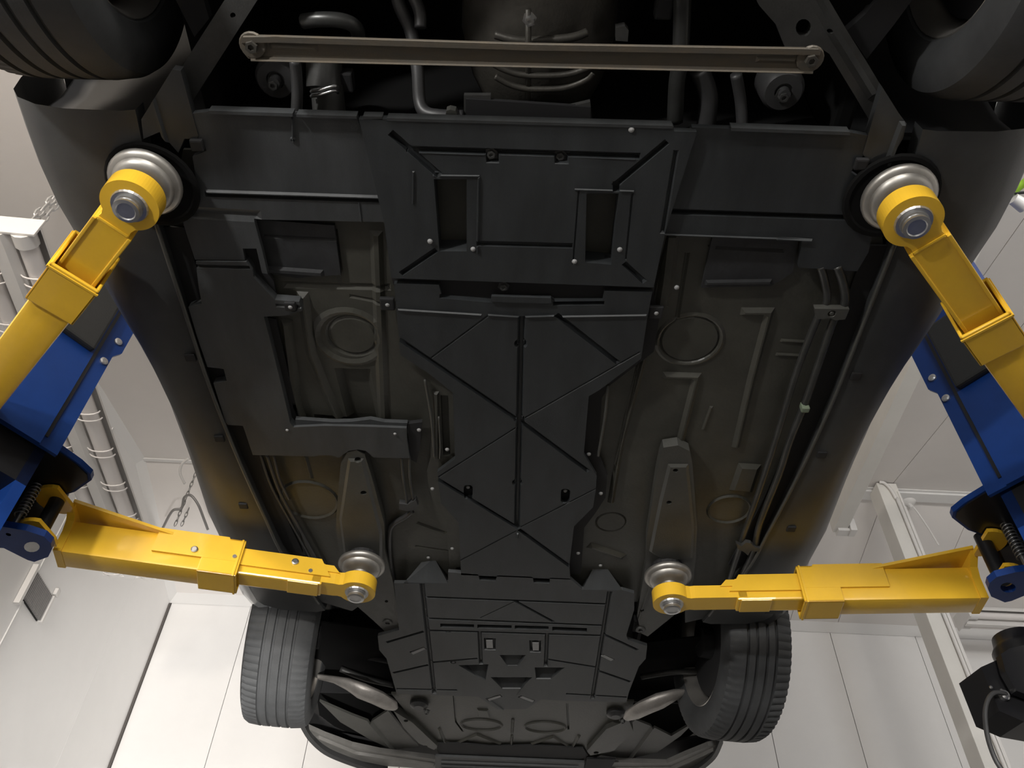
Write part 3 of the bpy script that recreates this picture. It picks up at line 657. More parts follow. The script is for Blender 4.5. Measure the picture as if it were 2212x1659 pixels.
MB().tube(smoothpts([P(1070, 75, HB + .08), P(1110, 86, HB + .07), P(1150, 88, HB + .07), P(1230, 82, HB + .07), P(1268, 70, HB + .08)]), .008, 6).build('rib', 'cast', gbx, smooth=True)
boltmb(P(1144, 41, HB + .05), .009, .016).build('drain_plug', 'zinc', gbx)
sheet('gearbox_mount', car, 'steelgrey', [(1002, 206), (1060, 206), (1060, 222), (1230, 238), (1232, 230), (1275, 220), (1280, 262), (1002, 254)], HB + .045, .012)
sheet('gearbox_mount', car, 'dark', [(1006, 214), (1276, 232), (1276, 268), (1006, 256)], HB + .040, .01)
pipe('hose', [(655, 46, HB + .10), (690, 42, HB + .09), (735, 44, HB + .09), (765, 56, HB + .10), (774, 78, HB + .12), (770, 110, HB + .14)], HB, .014, 'pipe', 10)
pipe('hose', [(850, -40, HB + .2), (862, 10, HB + .16), (888, 70, HB + .14), (902, 150, HB + .10), (906, 215, HB + .07), (918, 242, HB + .05), (950, 250, HB + .04), (1000, 252, HB + .04)], HB, .013, 'hose', 10)
pipe('hose', [(875, -40, HB + .18), (905, 20, HB + .14), (908, 60, HB + .12)], HB, .012, 'hose', 10)
pipe('coolant_pipe', [(1475, -60, HB + .12), (1474, 0, HB + .12), (1470, 120, HB + .12), (1462, 180, HB + .12), (1458, 262, HB + .12)], HB, .017, 'pipe', 10)
pipe('coolant_pipe', [(1510, 150, HB + .14), (1530, 210, HB + .14), (1524, 280, HB + .13)], HB, .020, 'hose', 10)
pipe('hose', [(1590, 160, HB + .12), (1600, 220, HB + .12), (1604, 285, HB + .10)], HB, .012, 'hose', 10)
pipe('hose', [(637, 130, HB + .05), (642, 190, HB + .05), (640, 246, HB + .04)], HB, .011, 'hose', 10)
cy = MB().tube([P(700, 130, HB + .14), P(700, 185, HB + .12), P(706, 186, HB + .12), P(712, 250, HB + .10)], [.036, .036, .033, .034], 16).build('breather_canister', 'steelgrey', car, smooth=True, sharp=40)
for y_ in (196, 206):
    MB().tube(smoothpts([P(672, y_ + 2, HB + .08), P(690, y_ - 1, HB + .065), P(722, y_ - 10, HB + .065), P(730, y_ - 6, HB + .08)]), .0035, 6).build('wire_clamp', 'zinc', cy, smooth=True)
sheet('bracket', car, 'rail', [(964, 240), (972, 237), (984, 240), (990, 252), (962, 250)], HB + .02, .02)
sheet('bracket', car, 'steelgrey', [(1330, 60), (1350, 56), (1358, 66), (1356, 90), (1330, 88)], HB + .1, .02)
for p in ((598, 168), (1690, 194)):
    c = P(*p, HB + .10)
    MB().lathe([(.05, .045), (0, .043), (-.012, .036), (-.012, .018), (-.006, .016), (-.006, .012), (-.026, .011), (-.026, .004)], c, n=24).build('mount_bush', 'hose', car, smooth=True, sharp=30)
    boltmb(c + Vector((-.002, .004, -.014)), .010, .016).build('bolt', 'steelgrey', car)
for p in ((740, 180), (1430, 20)):
    c = P(*p, HB + .12); MB().box(c.x - .012, c.x + .02, c.y - .02, c.y + .02, c.z, c.z + .03, None, .004).build('sensor_plug', 'dark', car)

# ---- wheels
def wheel(x, y, H, w, R, name_lab, rear=False, steer=0.0):
    sg = 1 if x > 0 else -1
    c = Vector((x, y, ZC + H)); h = w / 2
    NS = 228; AX = (sg * math.cos(math.radians(steer)), sg * math.sin(math.radians(steer)), 0)
    gro = [(-.050, .009), (-.018, .009), (.018, .009), (.050, .009)] if not rear else [(-.062, .010), (-.022, .010), (.022, .010), (.062, .010)]
    prof = [(-h * .80, R - .118), (-h * .93, R - .105), (-h * 1.03, R - .07), (-h * 1.0, R - .035), (-h * .93, R - .014), (-h * .80, R - .005)]
    for g0, gw in gro:
        prof += [(g0 - gw / 2 - .001, R - .0005), (g0 - gw / 2 + .001, R - .009), (g0 + gw / 2 - .001, R - .009), (g0 + gw / 2 + .001, R - .0005)]
    prof += [(h * .80, R - .005), (h * .93, R - .014), (h * 1.0, R - .035), (h * 1.03, R - .07), (h * .93, R - .105), (h * .80, R - .118)]
    last = len(prof)
    def rf(k, j, r):
        if k % 3 == 0 and j in (last - 6, last - 5): return r - .007
        if k % 3 == 0 and j in (4, 5) and not rear: return r - .003
        return r
    prof2 = prof + [(h * .5, R - .125), (-h * .5, R - .125)]
    def rf2(k, j, r): return rf(k, j, r) if j < last else r
    tyre = MB().lathe(prof2, c, AX, NS, rf2, closed=True).build('wheel', 'rubber', car, smooth=True, sharp=28, label=name_lab)
    Ri = R - .112
    rim = MB().lathe([(-h * .86, Ri + .006), (-h * .90, Ri), (-h * .80, Ri - .012), (-h * .55, Ri - .022), (-h * .30, Ri - .03), (h * .5, Ri - .04), (h * .6, Ri - .045), (h * .6, .08), (h * .66, .06), (h * .66, .0),
                      (h * .78, .0), (h * .78, .07), (h * .72, Ri - .03), (h * .86, Ri - .008), (h * .86, Ri + .006), (h * .5, Ri - .005), (-h * .5, Ri - .005)], c, AX, 48, closed=True).build('rim', 'rim', tyre, smooth=True, sharp=40)
    MB().lathe([(-h * .55, .19), (-h * .50, .192), (-h * .50, .0), (-h * .55, .0)], c, AX, 32).build('barrel_shade_disc', 'dark', tyre, smooth=True, sharp=40)  # dark disc added to put shadow inside the wheel barrel
    MB().lathe([(-h * .1, .15), (-h * .02, .152), (-h * .02, .0), (-h * .1, .0)], c, AX, 32).build('brake_disc', 'steelgrey', tyre, smooth=True, sharp=40)
    MB().lathe([(-h * .9, .055), (-h * .1, .06)], c, AX, 16).build('hub', 'dark', tyre)
FY, FH, FR = 2.865, 1.632, .338
wheel(-.838, FY, FH, .235, FR, 'left front wheel', steer=8); wheel(.812, FY, FH, .235, FR, 'right front wheel', steer=8)
RY, RH = .378, 1.69
wheel(-.87, RY, RH, .265, .335, 'left rear wheel', True); wheel(.89, RY, RH, .265, .335, 'right rear wheel', True)
# wheel arch liners: arched shells over each wheel
for sx in (-1, 1):
    for yc, hc, xi, xo, R in ((FY, FH + .04, .46, .93, .40), (RY, RH + .03, .62, 1.02, .42)):
        v, f = [], []; n = 16
        for k in range(n + 1):
            a = math.radians(-12 + 204 * k / n)
            for x in (xi, xo):
                for rr in (R, R + .008): v.append((sx * x, yc + math.cos(a) * rr, ZC + hc + math.sin(a) * rr))
        for k in range(n):
            b = k * 4
            for q in ((0, 2, 6, 4), (1, 3, 7, 5), (0, 1, 5, 4), (2, 3, 7, 6)): f.append(tuple(b + i for i in q))
        f += [(0, 1, 3, 2), tuple(n * 4 + i for i in (0, 1, 3, 2))]
        obj('wheel_arch_liner', v, f, 'dark', car, smooth=True, sharp=40)
    # inner wheelhouse wall
    MB().box(sx * .46 - .006, sx * .46 + .006, FY - .40, FY + .40, ZC + HB + .08, ZC + HB + .60).build('wheelhouse_wall', 'dark', car)
# ---- front underbody cover
G = [(851, 1260), (968, 1260), (968, 1236), (1033, 1241), (1036, 1253), (1071, 1256), (1074, 1243), (1150, 1246), (1153, 1259), (1187, 1261), (1188, 1248), (1231, 1250), (1258, 1274), (1345, 1275), (1370, 1282), (1370, 1317), (1353, 1372), (1356, 1382), (1398, 1396), (1395, 1423), (1380, 1440), (1359, 1494), (1353, 1517), (1223, 1514), (1169, 1511), (1136, 1532), (1074, 1532), (1033, 1505), (857, 1499), (835, 1423), (819, 1404), (816, 1374), (862, 1361)]
g_, d_ = .012, .007
Gf = [('s', [(912, 1264), (938, 1497)], .018, .011, .006), ('s', [(1317, 1281), (1280, 1508)], .018, .011, .006),
      ('s', [(921, 1290), (1305, 1305)], g_, d_), ('s', [(924, 1336), (1296, 1351)], g_, d_), ('s', [(926, 1362), (1294, 1373)], g_, d_), ('s', [(1112, 1298), (1193, 1342)], g_, d_), ('s', [(1109, 1301), (1039, 1334)], .006, .003),
      ('p', [(1045, 1378), (1071, 1379), (1071, 1405), (1046, 1404)], .012, .004), ('p', [(1143, 1383), (1169, 1384), (1169, 1410), (1144, 1409)], .012, .004),
      ('s', [(1036, 1367), (1039, 1434)], .016, .010, .005), ('s', [(1182, 1370), (1179, 1438)], .016, .010, .005),
      ('s', [(932, 1431), (1028, 1423)], g_, d_), ('s', [(1187, 1425), (1286, 1441)], g_, d_),
      ('r', [(990, 1437), (1055, 1435), (1049, 1469), (1030, 1461)], .04, .004), ('r', [(1060, 1463), (1150, 1463), (1125, 1488), (1085, 1488)], .04, .004), ('r', [(1155, 1442), (1220, 1442), (1190, 1467), (1158, 1467)], .04, .004),
      ('r', [(1079, 1415), (1136, 1415), (1118, 1438), (1096, 1438)], .022, .002), ('s', [(1132, 1420), (1122, 1434)], .005, -.004),
      ('s', [(838, 1387), (912, 1365)], g_, .006), ('s', [(852, 1453), (922, 1437)], g_, .006), ('s', [(860, 1488), (984, 1491)], g_, .006),
      ('s', [(1304, 1370), (1375, 1403)], g_, .006), ('s', [(1293, 1449), (1359, 1472)], g_, .006), ('s', [(1226, 1499), (1351, 1506)], g_, .006),
      ('s', [(1088, 1533), (1052, 1508)], .005, -.003), ('s', [(1118, 1500), (1140, 1468)], .005, -.004),
      ('c', (968, 1364), .008, .006, .005), ('c', (979, 1431), .008, .006, .005)]
slots = [[(951, 1347), (1024, 1349), (1024, 1357), (951, 1355)], [(1031, 1349), (1105, 1351), (1105, 1359), (1031, 1357)], [(1112, 1351), (1185, 1353), (1185, 1361), (1112, 1359)], [(1193, 1354), (1268, 1357), (1268, 1366), (1193, 1363)]]
Gh = slots + [[(884, 1408), (915, 1397), (922, 1402), (893, 1415)], [(1296, 1418), (1303, 1413), (1328, 1424), (1320, 1429)], [(1049, 1509), (1080, 1500), (1086, 1505), (1056, 1515)], [(1118, 1506), (1126, 1502), (1156, 1513), (1150, 1518)]]
sheet('front_underbody_cover', car, 'plastic_lit', G, HB, .012, Gf, holes=Gh)
sheet('cover_backing', car, 'dark', [(880, 1300), (1350, 1315), (1330, 1495), (890, 1485)], HB + .05, .006)
for q in ([(886, 1411), (915, 1399), (921, 1403), (893, 1415)], [(1299, 1418), (1305, 1415), (1326, 1425), (1320, 1429)], [(1053, 1511), (1080, 1503), (1084, 1507), (1058, 1515)], [(1122, 1507), (1128, 1504), (1154, 1514), (1149, 1518)],
          [(1050, 1384), (1064, 1384), (1065, 1400), (1051, 1400)], [(1150, 1389), (1164, 1389), (1164, 1405), (1151, 1405)]):
    sheet('spring_clip', car, 'rivet', q, HB + .001, .005)
for q, z in (([(873, 1259), (911, 1229), (935, 1225), (968, 1260)], 0), ([(1258, 1274), (1285, 1244), (1312, 1244), (1345, 1275)], 0)):
    a, b, c_, d = [P(*p, HB) for p in q]; up = Vector((0, -.0, .045))
    b2_, c2_ = b + up + Vector((0, .015, 0)), c_ + up + Vector((0, .015, 0))
    obj('mounting_horn', [tuple(k) for k in (a, b2_, c2_, d, a + Vector((0, .03, .03)), d + Vector((0, .03, .03)), b2_ + Vector((0, .02, .01)), c2_ + Vector((0, .02, .01)))], [(0, 1, 2, 3), (0, 4, 6, 1), (3, 2, 7, 5), (1, 6, 7, 2), (4, 5, 7, 6), (0, 3, 5, 4)], 'plastic_lit', car)
    m_ = (b + c_) / 2
    MB().lathe([(.03, .03), (.012, .024), (.01, .0)], m_ + Vector((0, .0, .03)), n=14).build('recess', 'dark', car)
    copy(rivet0, m_ + Vector((0, -.002, .036)), car).name = 'rivet'
for p in ((838, 1340), (1383, 1355)):
    c = P(*p, HB + .02); MB().box(c.x - .026, c.x + .026, c.y - .035, c.y + .035, c.z + .0, c.z + .04, None, .006).build('mount_pocket', 'dark', car)
    MB().lathe([(0, .019), (-.012, .017), (-.012, .008), (-.006, .007), (-.006, .0)], c, n=20).build('mount_bush', 'steelgrey', car, smooth=True, sharp=40)
# ---- nose
sheet('front_floor', car, 'pan', [(845, 1498), (1370, 1515), (1330, 1620), (1262, 1645), (958, 1636), (930, 1605)], HB + .03, .008, [
    ('c', (1040, 1565), .05, .007, -.006, 1.7), ('c', (1178, 1570), .05, .007, -.006, 1.7), ('s', [(1108, 1555), (1106, 1580)], .014, -.012, .006), ('s', [(1106, 1590), (1105, 1605)], .014, -.010, .006),
    ('s', [(980, 1500), (985, 1560), (1000, 1580)], .008, .005), ('s', [(1225, 1520), (1228, 1575)], .008, .005), ('s', [(950, 1575), (960, 1600), (985, 1610)], .016, -.010, .008), ('s', [(1250, 1590), (1235, 1615)], .016, -.010, .008),
    ('s', [(985, 1605), (1030, 1585), (1080, 1605)], .012, -.008, .006), ('s', [(1150, 1605), (1195, 1590), (1230, 1612)], .012, -.008, .006), ('p', [(1030, 1530), (1055, 1532), (1060, 1548), (1032, 1546)], -.006, .006)])
sheet('subframe_leg', car, 'rail', [(850, 1536), (892, 1562), (945, 1612), (938, 1620), (905, 1606), (872, 1572)], HB + .01, .03, holes=[circ(877, 1557, 5, 8, 3), circ(918, 1613, 6, 8, 3)], label='left subframe leg')
sheet('subframe_leg', car, 'rail', [(1358, 1555), (1310, 1575), (1268, 1622), (1275, 1632), (1325, 1622), (1368, 1580)], HB + .01, .03, holes=[circ(1288, 1626, 6, 8, 3)], label='right subframe leg')
sheet('gap', car, 'dark', [(940, 1606), (1000, 1606), (1060, 1612), (1150, 1610), (1260, 1616), (1270, 1632), (1255, 1640), (950, 1628)], HB + .02, .006)
for p in ((905, 1525), (1330, 1545)):
    c = P(*p, HB + .015); MB().lathe([(.05, .04), (0, .036), (-.01, .02), (-.01, .006)], c, n=18).build('arm_bush', 'hose', car, smooth=True, sharp=30)
    boltmb(c + Vector((.03, .03, -.004)), .010, .014).build('bolt', 'steelgrey', car)
def arm(pts, H, ws, lab):
    c = [P(x, y, h) for (x, y), h in zip(pts, H)]; v, f = [], []; n = 10
    for i, p in enumerate(c):
        t = (c[min(i + 1, len(c) - 1)] - c[max(i - 1, 0)]).normalized(); s = t.cross(Vector((0, 0, 1))).normalized(); u = s.cross(t)
        for k in range(n):
            a = 2 * math.pi * k / n
            v.append(p + s * math.cos(a) * ws[i] + u * math.sin(a) * ws[i] * .55)
    for i in range(len(c) - 1):
        for k in range(n): f.append((i * n + k, i * n + (k + 1) % n, (i + 1) * n + (k + 1) % n, (i + 1) * n + k))
    f += [tuple(range(n)), tuple((len(c) - 1) * n + k for k in range(n))]
    return obj('control_arm', [tuple(q) for q in v], f, 'alloy', car, smooth=True, sharp=60, label=lab)
arm([(852, 1530), (843, 1523), (815, 1507), (780, 1492), (752, 1478), (722, 1468), (690, 1462)], [1.50, 1.50, 1.50, 1.51, 1.53, 1.55, 1.57], [.018, .036, .042, .046, .036, .022, .018], 'left pale control arm')
arm([(1354, 1552), (1366, 1543), (1395, 1527), (1425, 1514), (1455, 1502), (1478, 1496), (1510, 1490)], [1.50, 1.50, 1.50, 1.51, 1.53, 1.55, 1.57], [.018, .036, .042, .046, .036, .022, .018], 'right pale control arm')
pipe('tie_rod', [(735, 1445, 1.62), (790, 1466, 1.60), (850, 1480, 1.6)], HB, .012, 'steelgrey')
pipe('tie_rod', [(1525, 1450, 1.62), (1450, 1452, 1.6), (1385, 1462, 1.6)], HB, .012, 'steelgrey')
pipe('anti_roll_bar', [(700, 1420, 1.70), (780, 1418, 1.66), (850, 1430, 1.62)], HB, .012, 'dark')
for x0, x1, y0, y1, h0, h1 in ((-.47, .47, 2.45, 3.3, 1.62, 1.65), (-.93, .93, 3.05, 3.75, 1.85, 1.88)): dbox('body_floor', x0, x1, y0, y1, h0, h1, 'dark')
for sg in (-1, 1):
    q = [(690, 1515), (735, 1560), (800, 1598), (850, 1620), (905, 1612), (870, 1575), (838, 1535), (800, 1560), (760, 1545)] if sg < 0 else [(1500, 1560), (1470, 1590), (1420, 1625), (1360, 1640), (1300, 1632), (1330, 1600), (1372, 1555), (1410, 1570), (1450, 1590)]
    sheet('nose_panel', car, 'rail', q, HB + .05, .01, [('s', [q[7], q[3]], .02, -.012, .01)])
def band(name, px, H0, H1, out, m, lab=None, th=.012):
    b = smoothpts([P(x, y, H0) for x, y in px], 5); v, f = [], []
    cen = Vector((0, 2.6, 0))
    for p in b:
        d = Vector((p.x, p.y - 2.6, 0)).normalized()
        v += [tuple(p), tuple(p + d * out + Vector((0, 0, H1 - H0))), tuple(p + d * (out - th) + Vector((0, 0, H1 - H0 + .004))), tuple(p - d * th + Vector((0, 0, .006)))]
    for i in range(len(b) - 1):
        for j in range(4): a = i * 4; f.append((a + j, a + (j + 1) % 4, a + 4 + (j + 1) % 4, a + 4 + j))
    f += [(0, 1, 2, 3), tuple((len(b) - 1) * 4 + j for j in range(4))]
    return obj(name, v, f, m, car, smooth=True, sharp=50, label=lab)
sheet('nose_backing', car, 'dark', [(664, 1572), (800, 1600), (975, 1605), (975, 1642), (830, 1640), (720, 1612)], HB + .10, .01)
sheet('nose_backing', car, 'dark', [(1235, 1612), (1400, 1610), (1556, 1585), (1552, 1606), (1480, 1640), (1400, 1655), (1235, 1660)], HB + .10, .01)
sheet('bumper_lip', car, 'bumper', [(664, 1574), (700, 1590), (760, 1612), (820, 1625), (940, 1640), (940, 1662), (835, 1655), (770, 1642), (715, 1620), (680, 1596)], HB + .02, .02, [('s', [(690, 1592), (770, 1625), (935, 1650)], .02, -.01, .008)], label='left bumper lip')
sheet('bumper_lip', car, 'bumper', [(1556, 1608), (1530, 1612), (1480, 1632), (1440, 1650), (1275, 1645), (1262, 1672), (1440, 1675), (1500, 1664), (1535, 1642)], HB + .02, .02, [('s', [(1540, 1618), (1450, 1658), (1280, 1660)], .02, -.01, .008)], label='right bumper lip')
band('front_bumper', [(650, 1574), (668, 1602), (700, 1630), (745, 1650), (800, 1668), (834, 1676)], HB - .01, HB + .30, .10, 'hose', 'left corner of front bumper', .02)
band('front_bumper', [(1562, 1606), (1545, 1640), (1510, 1668), (1470, 1684)], HB - .01, HB + .30, .10, 'hose', 'right corner of front bumper', .02)
sheet('undertray_lip', car, 'plastic_lit', [(940, 1634), (1262, 1648), (1262, 1690), (940, 1680)], HB + .01, .012, [('s', [(955, 1644), (1248, 1655)], .010, -.006), ('s', [(955, 1652), (1248, 1663)], .010, -.006), ('s', [(955, 1660), (1248, 1672)], .010, -.006)])
sheet('bumper_duct', car, 'dark', [(1268, 1640), (1330, 1642), (1318, 1662), (1262, 1660)], HB + .012, .01)
# ---- bodywork above, built closed so the silhouette holds from the side
def bodyshell():
    ys = [-1.05, -.9, -.6, 0, .4, .73, .95, 1.23, 1.46, 1.8, 2.08, 2.5, 2.9, 3.3, 3.55, 3.72, 3.80]
    xs = [.60, .82, .93, 1.0, 1.03, 1.035, 1.043, 1.004, .968, .958, .968, .945, .93, .90, .80, .60, .35]
    zs = [1.80, 1.80, 1.80, 2.10, 2.12, 1.80, 1.76, 1.76, 1.76, 1.76, 1.76, 1.80, 2.10, 1.85, 1.80, 1.80, 1.80]
    zt = [2.2, 2.3, 2.35, 2.4, 2.45, 2.6, 2.7, 2.76, 2.78, 2.74, 2.55, 2.35, 2.32, 2.28, 2.22, 2.15, 2.05]
    v, f = [], []; m = 7
    for y, x, z0, z1 in zip(ys, xs, zs, zt):
        for q, h in ((-1.0, z0), (-1.0, 2.12), (-.93, min(2.28, z1 - .02)), (-.62, z1), (.62, z1), (.93, min(2.28, z1 - .02)), (1.0, 2.12)):
            v.append((q * x, y, ZC + h))
        v.append((x, y, ZC + z0))
    m = 8
    for i in range(len(ys) - 1):
        for j in range(m - 1): a = i * m + j; f.append((a, a + 1, a + m + 1, a + m))
    for i in (0, len(ys) - 1): f.append(tuple(i * m + j for j in range(m)))
    # floor closing the cabin over the floor pan
    o = obj('body_shell', v, f, 'body', car, smooth=True, sharp=40, label='silver bodywork')
bodyshell()
dbox('cabin_floor', -.93, .93, .86, 2.45, 1.72, 1.75, 'dark')
for sg in (-1, 1):     # pale front wing edge behind the front arms
    v, f = [], []
    ys = [2.38, 2.44, 2.50, 2.56]
    for y in ys:
        xo = interp(XO, y)
        for dx, h in ((-.10, .05), (-.04, .045), (.0, .07), (.012, .12), (.012, .32)): v.append((sg * (xo + dx), y, ZC + HB + h - .01))
    for i in range(3):
        for j in range(4): a = i * 5 + j; f.append((a, a + 1, a + 6, a + 5))
    f += [tuple(range(5)), tuple(range(15, 20))]
    obj('wing_edge', v, f, 'body' if sg < 0 else 'sill', car, smooth=True, sharp=50)
for sg in (-1, 1):
    sheet('spoiler_lip', car, 'sill', [(590, 1285), (660, 1290), (760, 1320), (790, 1300), (700, 1262), (600, 1250)] if sg < 0 else [(1480, 1345), (1560, 1328), (1690, 1325), (1700, 1300), (1600, 1290), (1480, 1300)], HB + .015, .05, label='rubber flap ahead of wheel')

# ================================================================= THE LIFT
def ray(px, py): return MW @ Vector((px - CX, -(py - CY), -FPX))
def onplane(px, py, p0, n):
    o = Vector((0, 0, ZC)); d = ray(px, py); return o + d * ((Vector(p0) - o).dot(n) / d.dot(n))
def lift_arm(name, ring, along, H, cuts, pivot, label, front, offs_lab):
    """ring/along: photo pixels on the arm's underside axis; cuts: pixels where tip/middle/collar/outer/end meet"""
    r0 = P(*ring, H); a = P(*along, H); e = Vector((a.x - r0.x, a.y - r0.y, 0)).normalized()
    sg = -1 if r0.x < 0 else 1
    t = Vector((e.y, -e.x, 0)) if sg > 0 else Vector((-e.y, e.x, 0))       # towards the rear of the car
    if t.y > 0: t = -t
    def tf(s, w, h): p = r0 + e * s + t * w; return (p.x, p.y, ZC + h)
    S = [(P(*c, H) - r0).dot(e) for c in cuts]
    pv = Vector((pivot[0] - r0.x, pivot[1] - r0.y, 0)); ps, pt = pv.dot(e), pv.dot(t)
    root = thing(name, tf(ps, pt, 1.30), label, 'lift arm', 'yellow swing arms of the lift')
    Hz = H
    # tip: eye ring with a necked bar
    R = .0555; hw = .033; pts = []
    a0 = math.radians(38)
    for k in range(49):
        a_ = math.pi + (math.pi - a0) * (k / 24.0 - 1); pts.append((math.cos(a_) * R, math.sin(a_) * R))
    n0 = pts[-1]; n1 = pts[0]
    fil = [(n0[0] + .012, n0[1] * .90), (n0[0] + .026, hw * (1 if n0[1] > 0 else -1))]
    poly = pts + [fil[0], fil[1], (S[0] + .03, fil[1][1]), (S[0] + .03, -fil[1][1]), (fil[1][0], -fil[1][1]), (fil[0][0], -fil[0][1])]
    MB().prism(poly, Hz + .004, Hz + .046, lambda s, w, h: tf(s, w, h)).build('eye_bar', 'yellow', root)
    # middle tube, collar, outer tube
    if front:
        MB().box(S[0], S[2] + .03, -.033, .033, Hz - .004, Hz + .070, tf, .006).build('middle_tube', 'yellow', root)
    else:
        mt = MB().box(.068, S[2] + .03, -.037, .037, Hz + .0015, Hz + .056, tf, .003).build('middle_tube', 'yellow', root)
        for w in (-.037, .037):
            MB().box(.070, S[2] + .03, w - .004, w + .004, Hz - .001, Hz + .056, tf, .002).build('side_rib', 'yellow', mt)
        MB().box(.064, .072, -.033, .033, Hz + .0005, Hz + .004, tf, .003).build('weld_bead', 'yellow', mt)
    oh0, oh1 = Hz - .016, Hz + .092
    OW = .041 if front else .045; CW = OW + .007
    MB().box(S[2] - .0, S[3], -OW, OW, oh0, oh1, tf, .010).build('outer_tube', 'yellow', root, smooth=True, sharp=30)
    col = MB()
    x0, x1 = S[1], S[2]
    for w0, w1, h0, h1 in ((-CW, -CW + .007, oh0 - .008, oh1 + .008), (CW - .007, CW, oh0 - .008, oh1 + .008), (-CW, CW, oh0 - .008, oh0), (-CW, CW, oh1, oh1 + .008)):
        col.box(x0, x1 + .02, w0, w1, h0, h1, tf, .003)
    cl = col.build('collar', 'yellow', root)
    MB().box(x0 + .006, x0 + .012, -CW - .002, CW + .002, oh0 - .010, oh0 - .006, tf, .001).box(x0 + .006, x0 + .012, CW - .001, CW + .003, oh0 - .010, oh1 + .008, tf, .001).build('weld_bead', 'yellow', cl)
    # chamfered cheek plates on the side facing the rear
    def cheek(s0, s1, w, h0, h1, ch, nm='cheek_plate'):
        MB().prism([(s0, h0), (s0 + ch, h1), (s1, h1), (s1, h0)], w, w + .007, lambda s, h, ww: tf(s, ww, h)).build(nm, 'yellow', root)
    if front:
        cheek(S[0] - .02, S[1] + .05, .033, Hz + .022, Hz + .078, .035)
        if offs_lab: cheek(S[0] - .045, S[0] + .05, .031, Hz + .040, Hz + .062, .02)
        cheek(S[1] + .006, S[2] + .16, .0415, Hz + .024, Hz + .104, .045)
        MB().box(S[0] + .01, S[0] + .10, -.030, .034, Hz - .008, Hz - .003, tf, .002).build('wear_strip', 'yellow', root)
        if offs_lab == 1:
            for s_, w, h in ((S[2] + .045, CW, Hz + .045), (S[1] + .02, CW, Hz + .040), (S[0] + .09, .040, Hz + .055), (S[0] + .04, .040, Hz + .032)):
                c = Vector(tf(s_, w, h)); MB().lathe([(-.002, .0105), (.004, .0105), (.006, .007), (.006, .0)] if s_ > S[0] + .05 and h != Hz + .032 and s_ != S[1] + .02 else [(-.002, .007), (.003, .006), (.003, .0)], c, t, n=12).build('bolt', 'zinc', root)
        # heel: end plate, forked lugs and sloping gusset
        se = S[3]; tw = pt
        MB().prism([(-OW - .002, oh0), (OW + .003, oh0), (OW + .004, Hz + .050), (.056, Hz + .080), (.100, Hz + .112), (-.02, Hz + .112), (-OW, oh1)], se - .006, se + .016, lambda w, h, s: tf(s, w, h)).build('heel_plate', 'yellow', root)
        for h0, nm in ((Hz + .094, 'upper_lug'), (Hz - .022, 'lower_lug')):
            pp_ = []
            for k in range(15):
                a_ = math.radians(-100 + 200 * k / 14); pp_.append((ps + math.cos(a_) * .060, pt + math.sin(a_) * .060))
            pp_ += [(se - .002, .104), (se - .002, pt - .05)]
            MB().prism(pp_, h0, h0 + .012, tf).build(nm, 'yellow', root)
        gv = [tf(*q) for q in ((se, .108, Hz + .120), (se, -.02, Hz + .120), (se - .30, -.02, oh1 + .001), (se - .30, OW + .004, oh1 + .001), (se, .108, Hz + .110), (se, -.02, Hz + .110), (se - .30, -.02, oh1 - .008), (se - .30, OW + .004, oh1 - .008))]
        obj('gusset', gv, [(0, 1, 2, 3), (4, 7, 6, 5), (0, 4, 5, 1), (1, 5, 6, 2), (2, 6, 7, 3), (3, 7, 4, 0)], 'yellow', root)
        MB().tube([tf(ps, pt, Hz - .035), tf(ps, pt, Hz + .125)], .021, 18).build('pivot_pin', 'black', root, smooth=True, sharp=40)
    else:
        MB().box(S[3], S[3] + .05, -.05, .05, oh0, oh0 + .014, tf, .003).build('lower_lug', 'yellow', root)
        MB().tube([tf(S[3] + .02, 0, Hz - .03), tf(S[3] + .02, 0, Hz + .10)], .021, 16).build('pivot_pin', 'black', root, smooth=True, sharp=40)
    # pad: screw pin, locking rings and steel dish
    c = Vector(tf(0, 0, Hz))
    MB().lathe([(.06, .027), (-.004, .027), (-.005, .0235), (-.010, .0235), (-.011, .0255), (-.016, .0255), (-.017, .019), (-.015, .017), (-.015, .0)], c, n=24).build('screw_pin', 'zinc', root, smooth=True, sharp=35)
    MB().lathe([(-.0005, .034), (.004, .036)], c, n=24).build('washer', 'zinc', root)
    HT = HB - .024 - Hz
    MB().lathe([(.046, .024), (HT - .040, .026), (HT - .037, .042), (HT - .033, .053), (HT - .027, .059), (HT - .021, .061), (HT - .018, .068), (HT - .012, .073), (HT - .004, .0725), (HT, .068), (HT - .004, .062), (HT - .006, .0)], c, n=40).build('lifting_pad', 'dish', root, smooth=True, sharp=45)
    return root
SH = Vector((.036, .055))
pl = P(69, 1182, 1.30); pr = P(2177, 1279, 1.30)
lift_arm('swing_arm_assembly', (770, 1283), (298, 1220), 1.365, [(694, 1275), (515, 1256), (446, 1241), (136, 1195)], (pl.x, pl.y), 'left front yellow lift arm, brightly lit, with small bolts on its side', True, 1)
lift_arm('swing_arm_assembly', (1451, 1308), (1802, 1303), 1.365, [(1590, 1308), (1728, 1306), (1799, 1303), (2116, 1287)], (pr.x, pr.y), 'right front yellow lift arm, with a plain collar and no bolts in its side', True, 2)
lift_arm('swing_arm_assembly', (278, 447), (92, 690), 1.375, [(255, 490), (172, 586), (128, 650), (-140, 985)], (-1.38, 1.52), 'left rear yellow lift arm, running out of the left edge under the sill', False, 0)
lift_arm('swing_arm_assembly', (1975, 482), (2196, 800), 1.375, [(2000, 520), (2115, 690), (2148, 742), (2330, 1010)], (1.40, 1.56), 'right rear yellow lift arm, running out of the right edge under the sill', False, 0)

